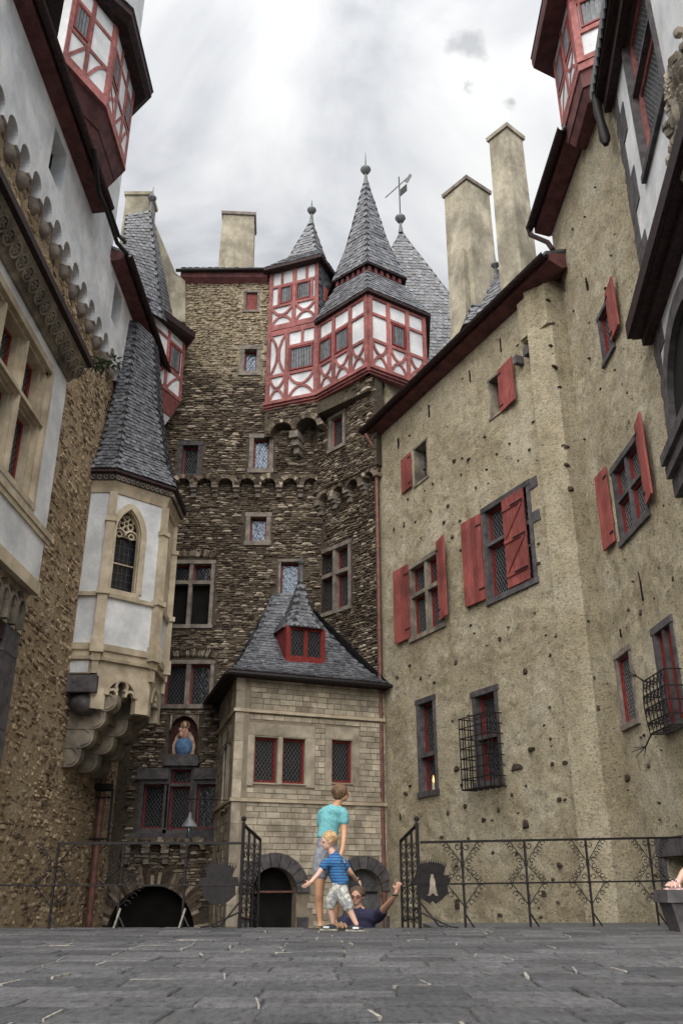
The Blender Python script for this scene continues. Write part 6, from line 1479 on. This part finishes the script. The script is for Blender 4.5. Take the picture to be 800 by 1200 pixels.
def hand_mb(mb, w, d, sd, nrm, s=1.0, curl=.5):
    """palm and five separate fingers; w wrist, d direction of the hand, sd towards the thumb, nrm palm normal (side the fingers curl to)"""
    w = Vector(w); d = Vector(d).normalized(); sd = (Vector(sd) - d * Vector(sd).dot(d)).normalized(); nrm = d.cross(sd) if nrm is None else Vector(nrm).normalized()
    k = len(mb.v); mb.ball((0, 0, 0), 1, 1, 1, 10, 7)
    for i in range(k, len(mb.v)): q = mb.v[i].copy(); mb.v[i] = w + d * (.045 + q.x * .05) * s + sd * q.y * .042 * s + nrm * q.z * .016 * s
    for j, (o, l) in enumerate(((.030, .068), (.010, .076), (-.011, .070), (-.031, .054))):
        p = w + d * .082 * s + sd * o * s; pts = [p]; a = 0
        for q in range(3): a += curl * (.5 + .35 * q); p = p + (d * math.cos(a) + nrm * math.sin(a) + sd * o * 1.2) * l / 3 * s * 1.15; pts.append(p)
        mb.tube(pts, [.0095 * s, .009 * s, .0085 * s, .006 * s], 6)
    p = w + d * .025 * s + sd * .032 * s; mb.tube([p, p + (d * .5 + sd * .8) * .032 * s, p + (d * .9 + sd * .75 + nrm * curl * .6) * .058 * s], [.012 * s, .011 * s, .007 * s], 6)
    return mb
H = lambda px, py, Y, *r: (*W(px, py, Y), *r)

def hairmat(name, a, b):
    m, N, L, B = newmat(name); st = noise(N, L, 60, 4, sc=(1, 1, .25)); L.new(ramp(N, L, st, [(.35, b), (.65, a)]), B.inputs['Base Color']); B.inputs['Roughness'].default_value = .6
    bump(N, L, st, B, 1.0, .02); return m
# ---- woman
YW = 11.15
PW = thing('person', 'woman with hair bun in turquoise shirt and grey shorts, looking right', 'person', (-.15, YW, 0))
sk1 = skinmat('tanned_skin', (.50, .27, .155))
hc = W(400, 930, YW); hm, frW = head_mb(hc, .098, 12, -3)
pel = H(383, 998, YW, .115, .085)
j_ = lambda *a: H(*a)
ch = [[pel, H(384, 978, YW, .105, .08), H(386, 962, YW, .115, .085), H(389, 952, YW, .10, .08), H(393, 946, YW, .055, .05), H(397, 938, YW, .043, .043)],
      [H(389, 952, YW, .10, .08), H(401, 952, YW - .02, .052), H(403, 974, YW - .05, .036), H(401, 994, YW - .22, .028), H(398, 1004, YW - .30, .022)],
      [H(389, 952, YW, .10, .08), H(378, 954, YW + .05, .05), H(376, 976, YW + .14, .036), H(384, 992, YW + .26, .028)],
      [pel, H(377, 1008, YW - .02, .088), H(374, 1044, YW - .04, .052), H(374, 1058, YW, .050), H(375, 1079, YW, .030), H(376, 1085, YW - .01, .03)],
      [pel, H(391, 1008, YW + .03, .088), H(395, 1044, YW + .02, .052), H(394, 1058, YW + .06, .050), H(392, 1079, YW + .06, .030), H(392, 1084, YW + .05, .03)]]
def foot(mb, p, d, s=1.0):
    p = Vector(p); d = Vector(d).normalized(); sd = Vector((-d.y, d.x, 0)); k = len(mb.v); mb.ball((0, 0, 0), 1, 1, 1, 12, 8)
    for i in range(k, len(mb.v)):
        q = mb.v[i].copy(); t = (q.x + 1) / 2; mb.v[i] = Vector((p.x, p.y, 0)) + d * (-.06 + .23 * t) * s + sd * q.y * (.032 + .012 * t) * s + Vector((0, 0, .036 * s + max(-.02 * s, q.z * (.055 - .03 * t) * s)))
    return mb
ex = hm; wf1 = (W(376, 1087, YW).x, YW); wf2 = (W(393, 1086, YW + .05).x, YW + .05)
foot(ex, (*wf1, 0), (.35, .9, 0)); foot(ex, (*wf2, 0), (.85, .5, 0))
hand_mb(ex, W(398, 1004, YW - .30), (-.1, -.2, -1), (1, 0, 0), None, .95)
bW = skinobj('body', ch, sk1, PW, ex, .009)
face_bits(frW, bW, sk1)
c, fw, sd, up, r = frW; hr1 = hairmat('light_brown_hair', (.20, .115, .055), (.06, .032, .018)); mb = MB(); k = len(mb.v)
mb.ball(c - fw * r * .24 + up * r * .26, r * 1.03, r * .98, r * .98, 16, 11); mb.ball(c - fw * r * .4 - up * r * .25, r * .72, r * .72, r * .6, 12, 9)
bn = c + Vector((-.62, -.62, 0)) * r + up * r * .45
for t in range(10): aa = t * .628; mb.ball(bn + Vector((math.cos(aa), -.1, math.sin(aa))) * r * .26, r * .24, r * .28, r * .20, 8, 6)
mb.ball(bn, r * .3, r * .35, r * .3, 8, 6)
mb.build('hair', hr1, PW, smooth=True)
tq = cloth('turquoise_cotton', (.11, .33, .36), (.16, .42, .45))
shc = [[H(383, 982, YW, .128, .10), H(385, 970, YW, .122, .10), H(387, 960, YW, .13, .105), H(389, 952, YW, .112, .092), H(393, 947, YW, .066, .06)],
       [H(389, 952, YW, .112, .092), H(401, 952, YW - .02, .066), H(403, 964, YW - .03, .058)], [H(389, 952, YW, .112, .092), H(378, 954, YW + .05, .064), H(376, 966, YW + .09, .056)]]
skinobj('shirt', shc, tq, PW, None, .009)
gr = cloth('grey_cotton', (.16, .17, .20), (.26, .27, .31), 25)
shs = [[H(383, 996, YW, .13, .105), H(383, 984, YW, .122, .098)], [H(383, 996, YW, .13, .105), H(377, 1008, YW - .02, .108), H(375, 1028, YW - .03, .085)], [H(383, 996, YW, .13, .105), H(391, 1008, YW + .03, .108), H(394, 1028, YW + .02, .085)]]
skinobj('shorts', shs, gr, PW, None, .010)
snd = cloth('pale_leather', (.40, .30, .20), (.55, .44, .33)); sol = cloth('dark_sole', (.04, .025, .02), (.07, .05, .04))
def sandal(p, d, parent, s=1.0, up_=M['pale'], col=None):
    p = Vector(p); d = Vector(d).normalized(); sd = Vector((-d.y, d.x, 0)); mb = MB()
    ol = [(-.075, -.03), (-.02, -.034), (.08, -.042), (.15, -.036), (.185, 0), (.15, .036), (.08, .042), (-.02, .034), (-.075, .03)]
    mb.prism([Vector((p.x, p.y, 0.001)) + d * x * s + sd * y * s for x, y in ol], (0, 0, .02 * s)); so_ = mb.build('sandal_sole', sol, parent); mb = MB()
    for x, h in ((.0, .085), (.07, .065), (.12, .05)):
        mb.tube([Vector((p.x, p.y, 0)) + d * x * s + sd * math.cos(t * math.pi / 8) * .043 * s + Vector((0, 0, .015 + h * s * math.sin(t * math.pi / 8))) for t in range(9)], .008 * s, 5)
    mb.tube([Vector((p.x, p.y, .05 * s)) + d * (-.02 - .045 * math.sin(t * math.pi / 8)) * s + sd * .04 * s * math.cos(t * math.pi / 8) for t in range(9)], .008 * s, 5); mb.build('sandal_straps', snd, so_)
sandal((*wf1, 0), (.35, .9, 0), PW); sandal((*wf2, 0), (.85, .5, 0), PW)

# ---- boy
YB = 10.85
PB = thing('person', 'small blond boy in striped blue shirt and patterned shorts, arms out', 'person', (.05, YB, 0))
sk2 = skinmat('fair_skin', (.62, .38, .29)); hm, frB = head_mb(W(385, 986, YB), .096, 195, -8)
pelB = H(397, 1040, YB, .085, .07)
ch = [[pelB, H(396, 1026, YB, .085, .07), H(394, 1012, YB, .085, .065), H(391, 1004, YB, .05), H(388, 996, YB, .040)],
      [H(394, 1012, YB, .085, .065), H(383, 1011, YB - .06, .038), H(373, 1024, YB - .1, .028), H(364, 1034, YB - .14, .022)],
      [H(394, 1012, YB, .085, .065), H(402, 1011, YB + .05, .038), H(411, 1023, YB + .1, .028), H(417, 1031, YB + .3, .022)],
      [pelB, H(392, 1050, YB + .02, .065), H(387, 1062, YB + .04, .042), H(389, 1074, YB + .06, .034), H(390, 1082, YB + .07, .024)],
      [pelB, H(402, 1050, YB - .02, .065), H(408, 1063, YB - .05, .042), H(413, 1074, YB - .05, .034), H(418, 1084, YB - .06, .024)]]
hand_mb(hm, W(364, 1034, YB - .14), (-.8, -.2, -.5), (-.2, -.3, .9), None, .72, .25); hand_mb(hm, W(417, 1031, YB + .3), (.5, .5, -.3), (-.3, 0, .9), (0, -.1, -1), .72, .5)
bB = skinobj('body', ch, sk2, PB, hm, .0085); face_bits(frB, bB, sk2)
c, fw, sd, up, r = frB; mb = MB(); mb.ball(c - fw * r * .20 + up * r * .32, r * 1.0, r * .92, r * .82, 16, 11)
for t in range(40):
    aa = rnd.uniform(0, 6.28); el = rnd.uniform(.1, 1.4); dv = Vector((math.cos(aa) * math.cos(el), math.sin(aa) * math.cos(el), math.sin(el))); mb.ball(c - fw * r * .2 + up * r * .3 + dv * r * .86, r * .17, r * .17, r * .13, 6, 4)
mb.build('hair', hairmat('blond_hair', (.62, .43, .22), (.34, .21, .10)), PB, smooth=True)
bl = cloth('striped_blue_cotton', (.02, .12, .30), (.04, .17, .38), 30, (10.0, (.02, .06, .15)))
skinobj('shirt', [[H(400, 1036, YB, .10, .085), H(396, 1026, YB, .10, .085), H(393, 1010, YB, .10, .08), H(391, 1001, YB, .062, .055)], [H(394, 1013, YB, .10, .08), H(383, 1011, YB - .06, .052), H(378, 1017, YB - .08, .048)], [H(394, 1013, YB, .10, .08), H(402, 1011, YB + .05, .052), H(406, 1017, YB + .07, .046)]], bl, PB, None, .009)
cm = cloth('patterned_cotton', (.20, .21, .22), (.55, .53, .47), 22)
skinobj('shorts', [[H(398, 1040, YB, .10, .085), H(398, 1034, YB, .095, .08)], [H(398, 1040, YB, .10, .085), H(391, 1050, YB + .02, .078), H(386, 1062, YB + .04, .064)], [H(398, 1040, YB, .10, .085), H(402, 1050, YB - .02, .078), H(409, 1064, YB - .05, .064)]], cm, PB, None, .009)
def shoe(p, d, parent, s, mat, tip=0):
    mb = MB(); foot(mb, p, d, s * 1.12)
    if tip: 
        for v in mb.v: v.z += tip
    o = mb.build('shoe', mat, parent, smooth=True); p = Vector(p); d = Vector(d).normalized(); sd = Vector((-d.y, d.x, 0)); m2 = MB()
    m2.prism([Vector((p.x, p.y, .002 + tip)) + d * x * s + sd * y * s for x, y in ((-.08, -.035), (.08, -.05), (.18, -.04), (.215, 0), (.18, .04), (.08, .05), (-.08, .035))], (0, 0, .02)); m2.build('shoe_sole', M['pale'], o)
    m3 = MB(); m3.fbox(Fr((p.x + d.x * .02 - sd.x * .0, p.y + d.y * .02), (p.x + d.x * .12 + .001, p.y + d.y * .12)), .01, .08, .035 * s, .06 * s, .03 + tip, .05 + tip); m3.build('shoe_stripe', M['white'], o); return o
blk = cloth('black_shoe', (.012, .012, .015), (.03, .03, .035))
q1 = W(390, 1084, YB + .07); q2 = W(418, 1086, YB - .06)
shoe((q1.x, q1.y, 0), (-.75, .3, 0), PB, .78, blk); shoe((q2.x - .06, q2.y, 0), (.9, -.35, 0), PB, .78, blk)

# ---- man on the stair
YM = 12.5
PM = thing('person', 'man in glasses and navy shirt on the stair holding the gate', 'person', (.3, YM, -1.19))
sk3 = skinmat('ruddy_skin', (.52, .29, .21)); hm, frM = head_mb(W(418, 1051, YM), .112, 255, 2)
pM = (W(424, 1090, YM).x, YM, -.33); X = lambda px, py, Y, *r: H(px, py, Y, *r)
ch = [[(*pM, .15, .11), (pM[0], YM, -.1, .15, .11), X(424, 1082, YM, .16, .11), X(423, 1073, YM, .12, .09), X(420, 1066, YM, .06), X(419, 1060, YM, .055)],
      [X(423, 1073, YM, .12, .09), X(441, 1073, YM - .05, .062), X(452, 1063, YM - .30, .046), X(461, 1052, YM - .52, .034), X(464, 1045, YM - .58, .028)],
      [X(423, 1073, YM, .12, .09), X(406, 1076, YM, .062), X(402, 1094, YM - .1, .046), (W(402, 1094, YM).x, YM - .25, -.28, .034)],
      [(*pM, .15, .11), (pM[0] - .10, YM, -.45, .10), (pM[0] - .11, YM - .03, -.80, .065), (pM[0] - .11, YM, -1.10, .045)],
      [(*pM, .15, .11), (pM[0] + .10, YM, -.45, .10), (pM[0] + .11, YM - .03, -.80, .065), (pM[0] + .11, YM, -1.10, .045)]]
hand_mb(hm, W(464, 1045, YM - .58), (.35, -.1, .9), (-.9, -.2, .3), (.3, .9, 0), 1.0, .9)
hand_mb(hm, (W(402, 1094, YM).x, YM - .25, -.28), (0, -.3, -1), (1, 0, 0), None, 1.0)
for sx_ in (-.11, .11):
    k = len(hm.v); foot(hm, (pM[0] + sx_, YM, 0), (0, -1, 0), 1.1)
    for i in range(k, len(hm.v)): hm.v[i].z += -1.19
bM = skinobj('body', ch, sk3, PM, hm, .011); face_bits(frM, bM, sk3, True, True)
c, fw, sd, up, r = frM; mb = MB(); mb.ball(c - fw * r * .20 + up * r * .40, r * 1.0, r * .96, r * .82, 16, 11); mb.build('hair', hairmat('brown_hair', (.13, .08, .05), (.04, .025, .018)), PM, smooth=True)
MB().ball(c + fw * r * .80 - up * r * .46, r * .05, r * .2, r * .05, 8, 5).build('mouth', cloth('lips', (.30, .12, .10), (.35, .14, .12)), PM)
nv = cloth('navy_cotton', (.012, .012, .035), (.022, .022, .055))
skinobj('shirt', [[(*pM, .17, .13), (pM[0], YM, -.1, .17, .13), X(424, 1082, YM, .18, .13), X(423, 1074, YM, .14, .11), X(420, 1067, YM, .075)], [X(423, 1074, YM, .14, .11), X(441, 1074, YM - .05, .085), X(448, 1067, YM - .2, .07)], [X(423, 1074, YM, .14, .11), X(406, 1077, YM, .085), X(403, 1086, YM - .05, .07)]], nv, PM, None, .011)
skinobj('trousers', [[(pM[0], YM, -.36, .17, .13), (pM[0], YM, -.30, .165, .125)], [(pM[0], YM, -.36, .17, .13), (pM[0] - .10, YM, -.48, .12), (pM[0] - .11, YM - .03, -.80, .09), (pM[0] - .11, YM, -1.08, .075)], [(pM[0], YM, -.36, .17, .13), (pM[0] + .10, YM, -.48, .12), (pM[0] + .11, YM - .03, -.80, .09), (pM[0] + .11, YM, -1.08, .075)]], gr, PM, None, .013)
wc = W(463, 1049, YM - .56); MB().tube([wc + Vector((.032 * math.cos(t * .628), .032 * math.sin(t * .628), 0)) for t in range(11)], .009, 5, False).build('wristwatch', M['iron'], PM)
# ---- seated visitor's foot on the bench
PF_ = thing('person', 'foot in a pink sandal on the stone bench at the right edge', 'person', (3.8, 10.7, .43))
mb = MB(); foot(mb, (3.80, 10.72, 0), (-.9, -.25, 0), .95)
for v in mb.v: v.z += .44
mb.tube([(3.82, 10.74, .50), (3.90, 10.76, .60), (4.10, 10.80, .75)], [.035, .042, .055], 10); mb.build('foot', sk2, PF_, smooth=True)
mb = MB(); 
for x in (.0, .06, .11): mb.tube([Vector((3.80 - .9 * x, 10.72 - .25 * x, .45)) + Vector((.26, -.96, 0)) * .045 * math.cos(t * math.pi / 8) + Vector((0, 0, .085 * (1 - x * 3) * math.sin(t * math.pi / 8))) for t in range(9)], .010, 5)
mb.box(3.65, 3.86, 10.68, 10.76, .431, .45); mb.build('sandal', cloth('pink_sandal', (.55, .25, .27), (.7, .6, .58)), PF_)
